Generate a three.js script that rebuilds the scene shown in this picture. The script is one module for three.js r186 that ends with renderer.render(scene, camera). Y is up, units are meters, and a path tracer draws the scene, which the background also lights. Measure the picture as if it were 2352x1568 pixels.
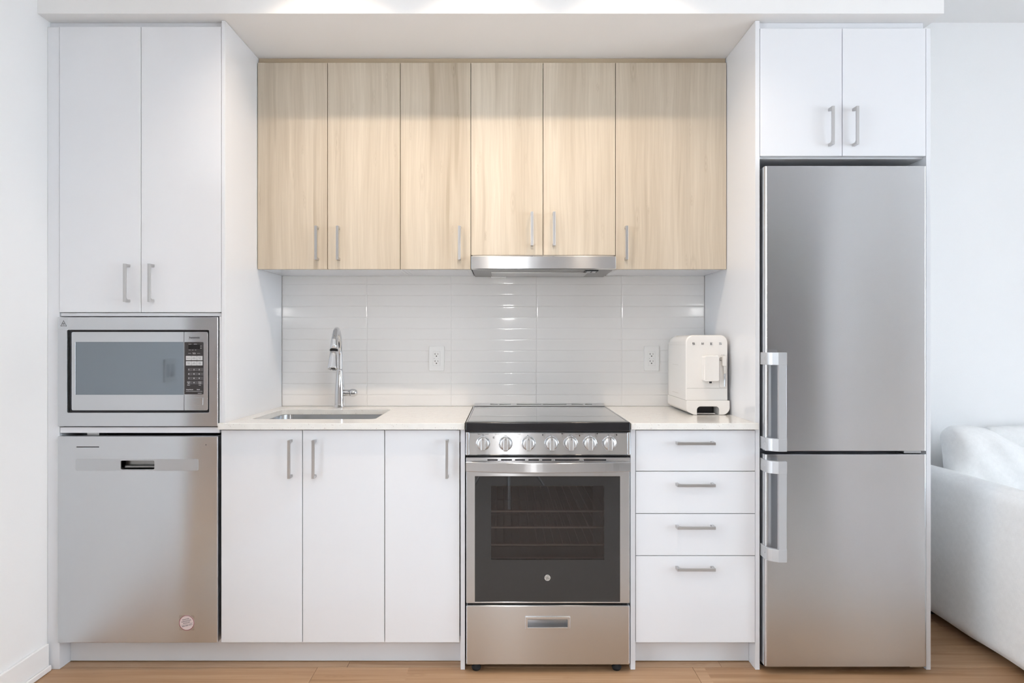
import * as THREE from 'three';
import { RoundedBoxGeometry } from 'three/addons/geometries/RoundedBoxGeometry.js';
import { mergeGeometries } from 'three/addons/utils/BufferGeometryUtils.js';
import { RectAreaLightUniformsLib } from 'three/addons/lights/RectAreaLightUniformsLib.js';
import { ImprovedNoise } from 'three/addons/math/ImprovedNoise.js';

// ---------------------------------------------------------------- camera, sky, exposure
const W = 2352, H = 1568, FOCAL = 1550;
const scene = new THREE.Scene();
const camera = new THREE.PerspectiveCamera(2 * Math.atan(H / 2 / FOCAL) * 180 / Math.PI, W / H, 0.05, 60);
camera.position.set(0, 1.216, 3.135);
camera.setViewOffset(W, H, 16, 0, W, H);
const renderer = new THREE.WebGLRenderer({ antialias: true });
renderer.toneMapping = THREE.LinearToneMapping;
renderer.toneMappingExposure = 0.75;
renderer.shadowMap.enabled = true;
RectAreaLightUniformsLib.init();
const SKY = 9.5;                                   // overcast sky, seen through the windows
scene.background = new THREE.Color().setRGB(0.87 * SKY, 0.99 * SKY, 1.11 * SKY);
const LAMP_COLOR = new THREE.Color().setRGB(1.0, 0.82, 0.64);
const LAMP_POWER = 2.5;

// ---------------------------------------------------------------- small tools
let seed = 11;
const rnd = () => { seed = (seed * 16807) % 2147483647; return seed / 2147483647; };
const noise = new ImprovedNoise();
const used = new Map();
function numbered(name) { const n = used.get(name) ?? 0; used.set(name, n + 1); return n ? name + '_' + String(n).padStart(3, '0') : name; }
function thing(name, label, category, at = [0, 0, 0], group) {
  const o = new THREE.Group(); o.name = numbered(name); o.position.set(...at); scene.add(o);
  o.userData = { label, category }; if (group) o.userData.group = group;
  return o;
}
function shadows(m) { m.castShadow = true; m.receiveShadow = true; return m; }
const rootOf = (o) => { while (o.parent && o.parent !== scene) o = o.parent; return o; };
// a part given in world metres; it is moved into its thing's own axes
function part(parent, name, geo, mat, label) {
  const p = rootOf(parent).position;
  geo.translate(-p.x, -p.y, -p.z);
  const m = shadows(new THREE.Mesh(geo, mat)); m.name = name; parent.add(m);
  if (label) m.userData.label = label;
  return m;
}
function structure(name, geo, mat) { const m = shadows(new THREE.Mesh(geo, mat)); m.name = name; m.userData.kind = 'structure'; scene.add(m); return m; }
function structGroup(name) { const g = new THREE.Group(); g.name = name; g.userData.kind = 'structure'; scene.add(g); return g; }
// uv in metres, laid on by the way a face points; alongY turns the grain upright
function metreUV(geo, ou = 0, ov = 0) {
  const p = geo.attributes.position, n = geo.attributes.normal, uv = new Float32Array(p.count * 2);
  for (let i = 0; i < p.count; i++) {
    const ax = Math.abs(n.getX(i)), ay = Math.abs(n.getY(i)), az = Math.abs(n.getZ(i));
    const [u, v] = az >= ax && az >= ay ? [p.getX(i), p.getY(i)] : ax >= ay ? [p.getZ(i), p.getY(i)] : [p.getX(i), p.getZ(i)];
    uv[i * 2] = u + ou; uv[i * 2 + 1] = v + ov;
  }
  geo.setAttribute('uv', new THREE.BufferAttribute(uv, 2));
  return geo;
}
function box(x0, x1, y0, y1, z0, z1, r = 0.0012, seg = 1) {
  const w = x1 - x0, h = y1 - y0, d = z1 - z0;
  const g = r > 0 ? new RoundedBoxGeometry(w, h, d, seg, Math.min(r, w / 2.01, h / 2.01, d / 2.01)) : new THREE.BoxGeometry(w, h, d);
  g.translate((x0 + x1) / 2, (y0 + y1) / 2, (z0 + z1) / 2);
  return metreUV(g);
}
const flat = (g) => (g.index ? g.toNonIndexed() : g);
function join(list) {
  return mergeGeometries(list.map((g) => { const f = flat(g); for (const k of Object.keys(f.attributes)) if (!['position', 'normal', 'uv'].includes(k)) f.deleteAttribute(k); return f; }));
}
function roundRect(x0, x1, y0, y1, r, shape = new THREE.Shape()) {
  const [a, b, c, d] = Array.isArray(r) ? r : [r, r, r, r];   // bottom left, bottom right, top right, top left
  shape.moveTo(x0 + a, y0); shape.lineTo(x1 - b, y0);
  if (b) shape.absarc(x1 - b, y0 + b, b, -Math.PI / 2, 0, false);
  shape.lineTo(x1, y1 - c);
  if (c) shape.absarc(x1 - c, y1 - c, c, 0, Math.PI / 2, false);
  shape.lineTo(x0 + d, y1);
  if (d) shape.absarc(x0 + d, y1 - d, d, Math.PI / 2, Math.PI, false);
  shape.lineTo(x0, y0 + a);
  if (a) shape.absarc(x0 + a, y0 + a, a, Math.PI, Math.PI * 1.5, false);
  shape.closePath();
  return shape;
}
// the corner points of a rounded rectangle, always 4 (n + 1) of them
function rectPoints(x0, x1, y0, y1, r, n = 10) {
  const [a, b, c, d] = Array.isArray(r) ? r : [r, r, r, r], out = [];
  for (const [cx, cy, q, from] of [[x0 + a, y0 + a, a, Math.PI], [x1 - b, y0 + b, b, -Math.PI / 2], [x1 - c, y1 - c, c, 0], [x0 + d, y1 - d, d, Math.PI / 2]])
    for (let k = 0; k <= n; k++) { const t = from + Math.PI / 2 * k / n; out.push([cx + q * Math.cos(t), cy + q * Math.sin(t)]); }
  return out;
}
// a shape in x and y, from z0 to z1, with a fine bevel
function slab(shape, z0, z1, bevel = 0.0008, curve = 8) {
  const g = new THREE.ExtrudeGeometry(shape, { depth: z1 - z0 - 2 * bevel, bevelEnabled: bevel > 0, bevelThickness: bevel, bevelSize: bevel, bevelOffset: -bevel, bevelSegments: 2, curveSegments: curve });
  g.translate(0, 0, z0 + bevel);
  return metreUV(g);
}
function frame(x0, x1, y0, y1, hx0, hx1, hy0, hy1, z0, z1, r = 0, hr = 0, bevel = 0.0008) {
  const s = roundRect(x0, x1, y0, y1, r);
  s.holes.push(roundRect(hx0, hx1, hy0, hy1, hr, new THREE.Path()));
  return slab(s, z0, z1, bevel);
}
function cyl(r0, r1, h, seg = 32) { return new THREE.CylinderGeometry(r1, r0, h, seg); }
function lathe(pts, seg = 40) { return new THREE.LatheGeometry(pts.map((p) => new THREE.Vector2(...p)), seg); }
// a cushioned box: rounded, swollen in the middle of its faces, gently creased
function softBox(w, h, d, r, puff, crease = 0, n = 26, off = 0, fine = 6) {
  const g = new THREE.BoxGeometry(w, h, d, n, n, n), p = g.attributes.position, v = new THREE.Vector3(), c = new THREE.Vector3();
  for (let i = 0; i < p.count; i++) {
    v.fromBufferAttribute(p, i);
    c.set(THREE.MathUtils.clamp(v.x, -w / 2 + r, w / 2 - r), THREE.MathUtils.clamp(v.y, -h / 2 + r, h / 2 - r), THREE.MathUtils.clamp(v.z, -d / 2 + r, d / 2 - r));
    const u = v.clone().sub(c); if (u.length() > 1e-9) u.normalize();
    const a = Math.cos(v.x / w * Math.PI), b = Math.cos(v.y / h * Math.PI), e = Math.cos(v.z / d * Math.PI);
    const out = c.clone().addScaledVector(u, r);
    const swell = puff * Math.max(a * b, a * e, b * e) + crease * noise.noise(v.x * fine + off, v.y * fine, v.z * fine + off * 3);
    out.addScaledVector(u, swell);
    p.setXYZ(i, out.x, out.y, out.z);
  }
  const uv = g.attributes.uv, per = (n + 1) * (n + 1), size = [[d, h], [d, h], [w, d], [w, d], [w, h], [w, h]];   // weave in metres, face by face
  for (let i = 0; i < uv.count; i++) { const q = size[Math.floor(i / per)]; uv.setXY(i, uv.getX(i) * q[0] + off, uv.getY(i) * q[1]); }
  g.computeVertexNormals();
  return g;
}
function smoothFaces(g) {  // weld the seams of a box so that its shading is round
  const p = g.attributes.position, key = new Map(), n = g.attributes.normal, sum = [];
  for (let i = 0; i < p.count; i++) {
    const k = [p.getX(i), p.getY(i), p.getZ(i)].map((x) => Math.round(x * 1e4)).join();
    if (!key.has(k)) { key.set(k, sum.length); sum.push(new THREE.Vector3()); }
    sum[key.get(k)].add(new THREE.Vector3().fromBufferAttribute(n, i));
  }
  for (let i = 0; i < p.count; i++) {
    const k = [p.getX(i), p.getY(i), p.getZ(i)].map((x) => Math.round(x * 1e4)).join(), s = sum[key.get(k)].clone().normalize();
    n.setXYZ(i, s.x, s.y, s.z);
  }
  return g;
}

// ---------------------------------------------------------------- textures
function dataTexture(w, h, fill, srgb, metres = [1, 1]) {
  const d = new Uint8Array(w * h * 4);
  for (let y = 0; y < h; y++) for (let x = 0; x < w; x++) { const c = fill(x, y), o = (y * w + x) * 4; d[o] = c[0]; d[o + 1] = c[1]; d[o + 2] = c[2]; d[o + 3] = 255; }
  const t = new THREE.DataTexture(d, w, h);
  t.wrapS = t.wrapT = THREE.RepeatWrapping; t.magFilter = THREE.LinearFilter; t.minFilter = THREE.LinearMipmapLinearFilter; t.generateMipmaps = true;
  if (srgb) t.colorSpace = THREE.SRGBColorSpace;
  t.repeat.set(1 / metres[0], 1 / metres[1]); t.needsUpdate = true;
  return t;
}
const clamp8 = (v) => Math.max(0, Math.min(255, Math.round(v)));
// pale oak laminate, grain along the second axis; 2.0 x 1.0 m
function oak(w, h, mw, mh, base, contrast, salt) {
  const knots = [];
  for (let k = 0; k < 46; k++) knots.push([rnd() * mw, rnd() * mh, 0.0025 + rnd() * rnd() * 0.010, 0.35 + rnd() * 0.65]);
  const grid = new Map();
  knots.forEach((k) => { const c = Math.floor(k[0] / 0.05); for (const q of [c - 1, c, c + 1]) { if (!grid.has(q)) grid.set(q, []); grid.get(q).push(k); } });
  return dataTexture(w, h, (px, py) => {
    const x = px / w * mw, y = py / h * mh;
    let warp = 0.012 * noise.noise(x * 3, y * 1.6, salt) + 0.004 * noise.noise(x * 9, y * 5, salt + 3), dark = 0;
    for (const k of grid.get(Math.floor(x / 0.05)) ?? []) {
      const dx = (x - k[0]) / k[2], dy = (y - k[1]) / (k[2] * 4.5), q = dx * dx + dy * dy;
      if (q < 12) { const e = Math.exp(-q * 0.8); warp += 0.012 * dx * e * k[3]; dark += e * k[3] * (0.5 + 0.5 * Math.cos(Math.sqrt(q) * 5.5)) * 20; }
    }
    const u = x + warp;
    const broad = noise.noise(u * 7, y * 0.5, salt + 7), mid = noise.noise(u * 26, y * 0.9, salt + 1), fine = noise.noise(u * 120, y * 3, salt + 2), hair = noise.noise(u * 420, y * 9, salt + 5);
    const streak = Math.max(0, noise.noise(u * 38, y * 1.3, salt + 9) - 0.25) * Math.max(0, noise.noise(u * 9, y * 1.1, salt + 11) + 0.15);
    const t = contrast * (broad * 13 + mid * 11 + fine * 7 + hair * 6 - Math.min(0.12, streak) * 130) - dark * contrast;
    return [clamp8(base[0] + t), clamp8(base[1] + t * 1.08), clamp8(base[2] + t * 1.15)];
  }, true, [mw, mh]);
}
const oakMap = oak(2048, 1024, 2.0, 1.0, [201, 188, 169], 1.0, 4.3);
const floorMap = oak(1024, 2048, 1.0, 2.0, [202, 167, 133], 1.35, 17.7);
floorMap.rotation = Math.PI / 2;                                    // grain runs along x
const brushMap = dataTexture(256, 1024, (x, y) => { const v = 128 + 70 * noise.noise(x * 0.012, y * 0.9, 2) + 40 * noise.noise(x * 0.05, y * 2.3, 5); return [clamp8(v), clamp8(v), clamp8(v)]; }, false, [0.5, 0.32]);
const quartzMap = (() => {
  const n = 1024, d = new Float32Array(n * n * 3).fill(1);
  for (let k = 0; k < 2600; k++) {
    const cx = rnd() * n, cy = rnd() * n, r = 0.7 + rnd() * rnd() * 2.6, warm = rnd(), depth = 0.05 + rnd() * rnd() * 0.34;
    for (let y = -5; y <= 5; y++) for (let x = -5; x <= 5; x++) {
      const q = Math.hypot(x, y * (0.7 + warm * 0.6)); if (q > r) continue;
      const i = ((((cy + y + n) | 0) % n) * n + (((cx + x + n) | 0) % n)) * 3;
      d[i] = 1 - depth * 0.8; d[i + 1] = 1 - depth; d[i + 2] = 1 - depth * (warm > 0.5 ? 1.25 : 0.9);
    }
  }
  return dataTexture(n, n, (x, y) => { const i = (y * n + x) * 3, m = 4 * noise.noise(x * 0.02, y * 0.02, 8); return [clamp8(232 * d[i] + m), clamp8(230 * d[i + 1] + m), clamp8(225 * d[i + 2] + m)]; }, true, [0.6, 0.6]);
})();
const weaveMap = dataTexture(512, 512, (x, y) => { const v = 128 + 46 * Math.sin(x * Math.PI / 2) * Math.cos(y * Math.PI / 2) + 60 * noise.noise(x * 0.5, y * 0.06, 1) + 60 * noise.noise(x * 0.06, y * 0.5, 9); return [clamp8(v), clamp8(v), clamp8(v)]; }, false, [0.28, 0.28]);
const linenMap = dataTexture(512, 512, (x, y) => { const v = 4 * noise.noise(x * 0.5, y * 0.05, 1) + 4 * noise.noise(x * 0.05, y * 0.5, 9) + 3 * noise.noise(x * 0.03, y * 0.03, 4); return [clamp8(237 + v), clamp8(237 + v), clamp8(236 + v)]; }, true, [0.4, 0.4]);
const paintBump = dataTexture(256, 256, (x, y) => { const v = 128 + 40 * noise.noise(x * 0.23, y * 0.23, 1) + 30 * noise.noise(x * 0.6, y * 0.6, 3); return [clamp8(v), clamp8(v), clamp8(v)]; }, false, [0.3, 0.3]);

// ---------------------------------------------------------------- materials
const std = (o) => new THREE.MeshStandardMaterial(o), phy = (o) => new THREE.MeshPhysicalMaterial(o);
const rgb = (r, g, b) => new THREE.Color().setRGB(r / 255, g / 255, b / 255, THREE.SRGBColorSpace);
const M = {
  paint: std({ color: rgb(240, 240, 240), roughness: 0.85, bumpMap: paintBump, bumpScale: 0.0003 }),
  ceiling: std({ color: rgb(238, 237, 236), roughness: 0.9, bumpMap: paintBump, bumpScale: 0.0003 }),
  greige: std({ color: rgb(188, 179, 171), roughness: 0.85 }),
  trim: phy({ color: rgb(242, 242, 242), roughness: 0.4 }),
  white: phy({ color: rgb(229, 230, 233), roughness: 0.07 }),
  oak: phy({ map: oakMap, roughness: 0.5 }),
  oakPlain: phy({ color: rgb(190, 172, 146), roughness: 0.5 }),
  quartz: phy({ map: quartzMap, roughness: 0.13 }),
  tile: phy({ color: rgb(234, 232, 230), roughness: 0.035, clearcoat: 0.6, clearcoatRoughness: 0.02 }),
  grout: std({ color: rgb(232, 230, 227), roughness: 0.9 }),
  steel: phy({ color: rgb(206, 208, 211), metalness: 1, roughness: 0.23, anisotropy: 1.0, anisotropyRotation: Math.PI / 2, bumpMap: brushMap, bumpScale: 0.000008 }),
  steelDark: phy({ color: rgb(150, 149, 148), metalness: 1, roughness: 0.32 }),
  steelSatin: phy({ color: rgb(196, 198, 201), metalness: 1, roughness: 0.4 }),
  nickel: phy({ color: rgb(200, 199, 199), metalness: 1, roughness: 0.3 }),
  satin: phy({ color: rgb(214, 215, 216), metalness: 1, roughness: 0.34 }),
  silver: phy({ color: rgb(203, 205, 208), metalness: 0.6, roughness: 0.34 }),
  chrome: phy({ color: rgb(216, 217, 220), metalness: 1, roughness: 0.05 }),
  black: phy({ color: rgb(22, 22, 26), roughness: 0.4 }),
  rubber: std({ color: rgb(26, 26, 29), roughness: 0.75 }),
  blackGlass: phy({ color: rgb(14, 13, 14), roughness: 0.035, clearcoat: 1, clearcoatRoughness: 0.02 }),
  bezel: phy({ color: rgb(30, 29, 33), roughness: 0.16 }),
  ovenGlass: phy({ color: rgb(205, 195, 190), transmission: 1, roughness: 0.02, thickness: 0, ior: 1.52 }),
  enamel: phy({ color: rgb(150, 134, 128), roughness: 0.4 }),
  wire: phy({ color: rgb(206, 200, 192), metalness: 1, roughness: 0.3 }),
  microGlass: phy({ color: rgb(134, 142, 150), metalness: 0.9, roughness: 0.05 }),
  panelBlack: phy({ color: rgb(56, 53, 54), roughness: 0.3 }),
  keyWhite: phy({ color: rgb(205, 205, 206), roughness: 0.5 }),
  enamelWhite: phy({ color: rgb(236, 233, 229), roughness: 0.22, clearcoat: 0.4, clearcoatRoughness: 0.1 }),
  plastic: phy({ color: rgb(232, 231, 229), roughness: 0.3 }),
  hole: std({ color: rgb(12, 12, 12), roughness: 0.9 }),
  slotGrey: std({ color: rgb(120, 116, 113), roughness: 0.8 }),
  fridgeSide: phy({ color: rgb(104, 104, 112), roughness: 0.5 }),
  cavity: std({ color: rgb(60, 60, 62), roughness: 0.9 }),
  linen: phy({ map: linenMap, roughness: 0.95, bumpMap: weaveMap, bumpScale: 0.0003, sheen: 0.3, sheenRoughness: 0.6, sheenColor: new THREE.Color(1, 1, 1) }),
  pane: phy({ color: 0xffffff, transmission: 1, roughness: 0.0, thickness: 0, ior: 1.5 }),
  lens: phy({ color: rgb(240, 240, 238), roughness: 0.4 }),
  glow: std({ color: 0xffffff, emissive: new THREE.Color().setRGB(1.0, 0.8, 0.58), emissiveIntensity: 6 }),
};
function print(w, h, draw, res = 4000) {   // flat print: lettering and marks on clear film
  res = Math.min(res, 2040 / w, 2040 / h);
  const c = document.createElement("canvas"); c.width = Math.max(8, Math.round(w * res)); c.height = Math.max(8, Math.round(h * res));
  const g = c.getContext('2d'); g.clearRect(0, 0, c.width, c.height); g.scale(c.width / w / 1000, c.height / h / 1000); draw(g);   // millimetres
  const t = new THREE.CanvasTexture(c); t.colorSpace = THREE.SRGBColorSpace;
  return phy({ map: t, transparent: true, roughness: 0.5 });
}
const plate = (x0, x1, y0, y1, z) => { const g = new THREE.PlaneGeometry(x1 - x0, y1 - y0); g.translate((x0 + x1) / 2, (y0 + y1) / 2, z); return g; };

// ---------------------------------------------------------------- the room
// a side wall, its face at x, with a band of tall windows from wz0 to wz1
function windowWall(wallName, windowName, x, out, z0, z1, wz0, wz1, n, mat) {
  const wall = structGroup(wallName), win = structGroup(windowName), wy0 = 0.15, wy1 = 2.55, T = 0.15;
  const xa = Math.min(x, x + out * T), xb = Math.max(x, x + out * T);
  for (const g of [box(xa, xb, 0, CEIL, z0, wz0, 0), box(xa, xb, 0, CEIL, wz1, z1, 0), box(xa, xb, 0, wy0, wz0, wz1, 0), box(xa, xb, wy1, CEIL, wz0, wz1, 0)]) { const m = shadows(new THREE.Mesh(g, mat)); m.name = 'wall_section'; wall.add(m); }
  for (let k = 0; k < n; k++) {
    const a = wz0 + (wz1 - wz0) / n * k, b = wz0 + (wz1 - wz0) / n * (k + 1);
    const fr = frame(a, b, wy0, wy1, a + 0.045, b - 0.045, wy0 + 0.045, wy1 - 0.045, -0.03, 0.03);
    fr.rotateY(-Math.PI / 2); fr.translate(x + out * 0.08, 0, 0);
    const m = shadows(new THREE.Mesh(fr, M.trim)); m.name = 'window_frame'; win.add(m);
    const g = plate(a + 0.045, b - 0.045, wy0 + 0.045, wy1 - 0.045, 0); g.rotateY(-Math.PI / 2); g.translate(x + out * 0.08, 0, 0);
    const p = shadows(new THREE.Mesh(g, M.pane)); p.name = 'pane'; win.add(p);
  }
}
const CEIL = 2.70, FAR = 6.2, RIGHT = 4.6, LEFT = -1.697, HALL = -3.1;
{
  const f = structGroup('floor');
  const bed = shadows(new THREE.Mesh(box(HALL - 0.1, RIGHT + 0.1, -0.12, -0.006, -0.12, FAR + 0.1, 0), std({ color: rgb(90, 72, 55), roughness: 0.9 }))); bed.name = 'subfloor'; f.add(bed);
  const tints = [rgb(255, 252, 248), rgb(240, 236, 232), rgb(255, 246, 236), rgb(228, 222, 216)].map((c) => phy({ map: floorMap, color: c, roughness: 0.42, bumpMap: floorMap, bumpScale: 0.00025 }));
  const pw = 0.178, z00 = 0.615 - 4 * pw;
  for (let row = 0; z00 + row * pw < FAR; row++) {
    const z0 = z00 + row * pw, z1 = Math.min(z0 + pw, FAR);
    let x = HALL - 0.1 - (row * 0.53 % 1.4);
    if (row === 4) x = -0.70 - 1.4 * 2;
    for (; x < RIGHT + 0.1; x += 1.4) {
      const a = Math.max(x, HALL - 0.1), b = Math.min(x + 1.4, RIGHT + 0.1);
      if (b - a < 0.05) continue;
      const g = box(a + 0.0004, b - 0.0004, -0.008, 0, Math.max(z0, -0.1) + 0.0004, z1 - 0.0004, 0.0011);
      const ou = rnd() * 3, ov = rnd() * 3, uv = g.attributes.uv;
      for (let i = 0; i < uv.count; i++) uv.setXY(i, uv.getX(i) + ou, uv.getY(i) + ov);
      const m = shadows(new THREE.Mesh(g, tints[Math.floor(rnd() * 4)])); m.name = 'plank'; f.add(m);
    }
  }
  structure('ceiling', box(HALL - 0.1, RIGHT + 0.1, CEIL, CEIL + 0.15, -0.12, FAR + 0.1, 0), M.ceiling);
  structure('ceiling_bulkhead', box(LEFT, 1.593, 2.405, CEIL - 0.0005, 0, 0.687, 0.0015), M.ceiling);
  structure('wall_left', box(LEFT - 0.12, LEFT, 0, CEIL, 0, 1.74, 0), M.paint);
  structure('baseboard_left', join([box(LEFT + 0.0002, LEFT + 0.012, 0.001, 0.101, 0.640, 1.74, 0.003), box(LEFT + 0.0125, LEFT + 0.022, 0.001, 0.022, 0.640, 1.74, 0.004)]), M.trim);
  windowWall('wall_hall', 'window_2', HALL, -1, 1.62, 5.0, 1.85, 4.30, 3, M.paint);
  structure('wall_passage', box(HALL, LEFT - 0.1205, 0, CEIL, 1.62, 1.74, 0), M.greige);
  // far end: a greige wall behind the camera, the living room going on beyond it to the right
  structure('wall_entry', box(HALL, 2.95, 0, CEIL, 5.0, FAR, 0), M.greige);
  structure('wall_far', box(HALL - 0.1, RIGHT + 0.1, 0, CEIL, FAR, FAR + 0.15, 0), M.paint);
  windowWall('wall_right', 'window_1', RIGHT, 1, -0.12, FAR, 1.9, 5.0, 4, M.paint);
  // kitchen wall with its tiled splashback
  const back = structGroup('wall_back');
  const w = shadows(new THREE.Mesh(box(LEFT - 0.12, RIGHT, 0, CEIL, -0.12, -0.009, 0), M.paint)); w.name = 'wall_section'; back.add(w);
  const gr = shadows(new THREE.Mesh(box(-1.036, 0.9268, 0.914, 1.530, -0.0088, -0.0016, 0), M.grout)); gr.name = 'grout'; back.add(gr);
  const cols = [-1.0364, -0.6417, -0.251, 0.1457, 0.5420, 0.9274];
  // a tile with cushioned edges: the glaze falls away over the last few millimetres
  const cushionTile = (w, h) => {
    const steps = [0, 0.0006, 0.0014, 0.0024, 0.0036, 0.005], E = 0.005, drop = (d) => (d < E ? -0.0007 * ((E - d) / E) ** 2 : 0), slope = (d) => (d < E ? 0.0014 * (E - d) / E / E : 0);
    const xs = [...steps, ...steps.slice().reverse().map((q) => w - q)], ys = [...steps, ...steps.slice().reverse().map((q) => h - q)], pos = [], nor = [], uv = [], idx = [];
    for (const y of ys) for (const x of xs) {
      const dx = Math.min(x, w - x), dy = Math.min(y, h - y), n = new THREE.Vector3(slope(dx) * (x < w / 2 ? -1 : 1), slope(dy) * (y < h / 2 ? -1 : 1), 1).normalize();
      pos.push(x - w / 2, y - h / 2, 0.004 + drop(dx) + drop(dy)); nor.push(n.x, n.y, n.z); uv.push(x, y);
    }
    const n = xs.length;
    for (let j = 0; j + 1 < ys.length; j++) for (let i = 0; i + 1 < n; i++) { const a = j * n + i; idx.push(a, a + 1, a + n, a + 1, a + n + 1, a + n); }
    const face = new THREE.BufferGeometry(); face.setAttribute('position', new THREE.Float32BufferAttribute(pos, 3)); face.setAttribute('normal', new THREE.Float32BufferAttribute(nor, 3)); face.setAttribute('uv', new THREE.Float32BufferAttribute(uv, 2)); face.setIndex(idx);
    const body = new THREE.BoxGeometry(w, h, 0.0066); body.translate(0, 0, -0.0007);
    return mergeGeometries([face.toNonIndexed(), body.toNonIndexed()]);
  };
  const kinds = cols.slice(1).map((b, i) => { const g = cushionTile(b - cols[i] - 0.0007, 0.0514 - 0.0007); return [g, g]; });
  for (let r = 0; r < 12; r++) for (let c = 0; c < 5; c++) {
    const m = shadows(new THREE.Mesh(kinds[c][r % 2], M.tile)); m.name = 'tile';
    m.position.set((cols[c] + cols[c + 1]) / 2, 0.9165 + 0.0514 * (r + 0.5), -0.004 + (rnd() - 0.5) * 0.0003);
    m.rotation.set(r === 8 ? (c === 2 || c === 1 ? 0.016 : 0) : (rnd() - 0.5) * 0.014, (rnd() - 0.5) * 0.001, 0);   // no two tiles sit quite alike
    back.add(m);
  }
}

{ // pale rug in the middle of the room: out of the frame, but the low steel mirrors it
  const t = thing('rug', 'large pale grey rug before the kitchen, mirrored in the lower steel and oven glass', 'rug', [1.2, 0.0006, 2.7]);
  const g = new RoundedBoxGeometry(5.1, 0.012, 3.1, 2, 0.005); g.translate(0.95, 0.0068, 2.80);
  part(t, 'pile', metreUV(g), std({ color: rgb(206, 197, 191), roughness: 1, bumpMap: weaveMap, bumpScale: 0.002 }));
}
// ---------------------------------------------------------------- lamps
for (const [k, x] of [-0.64, -0.08, 0.46].entries()) {
  const which = ['leftmost', 'middle', 'rightmost'][k];
  const t = thing('ceiling_spotlight', which + ' of three white spotlights under the ceiling, above the frame, glowing on the bulkhead', 'spotlight', [x, 2.61, 0.966], 'ceiling spotlights before the bulkhead');
  part(t, 'ceiling_rose', (() => { const g = cyl(0.045, 0.045, 0.02); g.translate(x, CEIL - 0.0105, 0.966); return g; })(), M.trim);
  part(t, 'stem', (() => { const g = cyl(0.008, 0.008, 0.06, 16); g.translate(x, CEIL - 0.05, 0.966); return g; })(), M.trim);
  const shade = part(t, 'lamp_shade', (() => { const g = lathe([[0.012, 0.045], [0.026, 0.043], [0.030, 0.035], [0.032, 0.004], [0.0305, 0.004], [0.0285, 0.034], [0.0, 0.038]], 32); g.translate(x, 2.61, 0.966); return g; })(), M.trim);
  part(shade, 'bulb', (() => { const g = new THREE.SphereGeometry(0.024, 24, 12); g.scale(1, 0.5, 1); g.translate(x, 2.603, 0.966); return g; })(), M.glow);
  const s = new THREE.SpotLight(LAMP_COLOR, LAMP_POWER, 0, THREE.MathUtils.degToRad(56), 1.0, 2);
  s.name = 'spotlight_beam'; s.position.set(0, -0.012, 0); s.shadow.radius = 0.6; s.castShadow = true;
  t.add(s); s.target.position.set(0, -1.7, -0.50); t.add(s.target); s.target.name = 'aim';
}

{ // flush ceiling lamp over the middle of the room, behind the camera: mirrored in the steel and in the tile edges
  const x = 0.06, z = 2.35, t = thing('ceiling_lamp', 'round white ceiling lamp behind the camera, its light streaking the oven drawer', 'ceiling lamp', [x, 2.64, z]);
  part(t, 'rim', (() => { const g = lathe([[0.150, 0.058], [0.170, 0.058], [0.175, 0.05], [0.175, 0.006], [0.168, 0], [0.160, 0], [0.160, 0.05]], 48); g.translate(x, 2.64, z); return g; })(), M.trim);
  part(t, 'diffuser', (() => { const g = lathe([[0, -0.006], [0.10, -0.002], [0.159, 0.006], [0.159, 0.012], [0, 0.012]], 48); g.translate(x, 2.64, z); return g; })(), std({ color: 0xffffff, emissive: new THREE.Color().setRGB(0.95, 0.98, 1), emissiveIntensity: 8 }));
  const l = new THREE.RectAreaLight(new THREE.Color().setRGB(0.95, 0.98, 1), 45, 0.24, 0.24); l.name = 'lamp_light'; l.position.set(0, -0.02, 0); l.rotation.x = -Math.PI / 2; t.add(l);
}
{ // two tall brown cupboards behind the camera: the dark bands in the dishwasher's and the fridge's steel
  const m = phy({ color: rgb(72, 59, 52), roughness: 0.5 });
  for (const [x0, x1, where] of [[-3.085, -2.565, 'dishwasher steel'], [2.46, 2.94, 'fridge door steel']]) {
    const t = thing('wardrobe', 'tall brown wardrobe behind the camera, mirrored as the dark band in the ' + where, 'wardrobe', [(x0 + x1) / 2, 0, 4.7]);
    part(t, 'carcass', box(x0, x1, 0.001, 2.30, 4.43, 4.995, 0.003), m);
    const d = part(t, 'door', box(x0 + 0.002, x1 - 0.002, 0.08, 2.297, 4.408, 4.4295, 0.003), m);
    part(d, 'handle', box(x0 + 0.035, x0 + 0.05, 0.95, 1.15, 4.385, 4.408, 0.004), M.nickel);
  }
}
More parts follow.
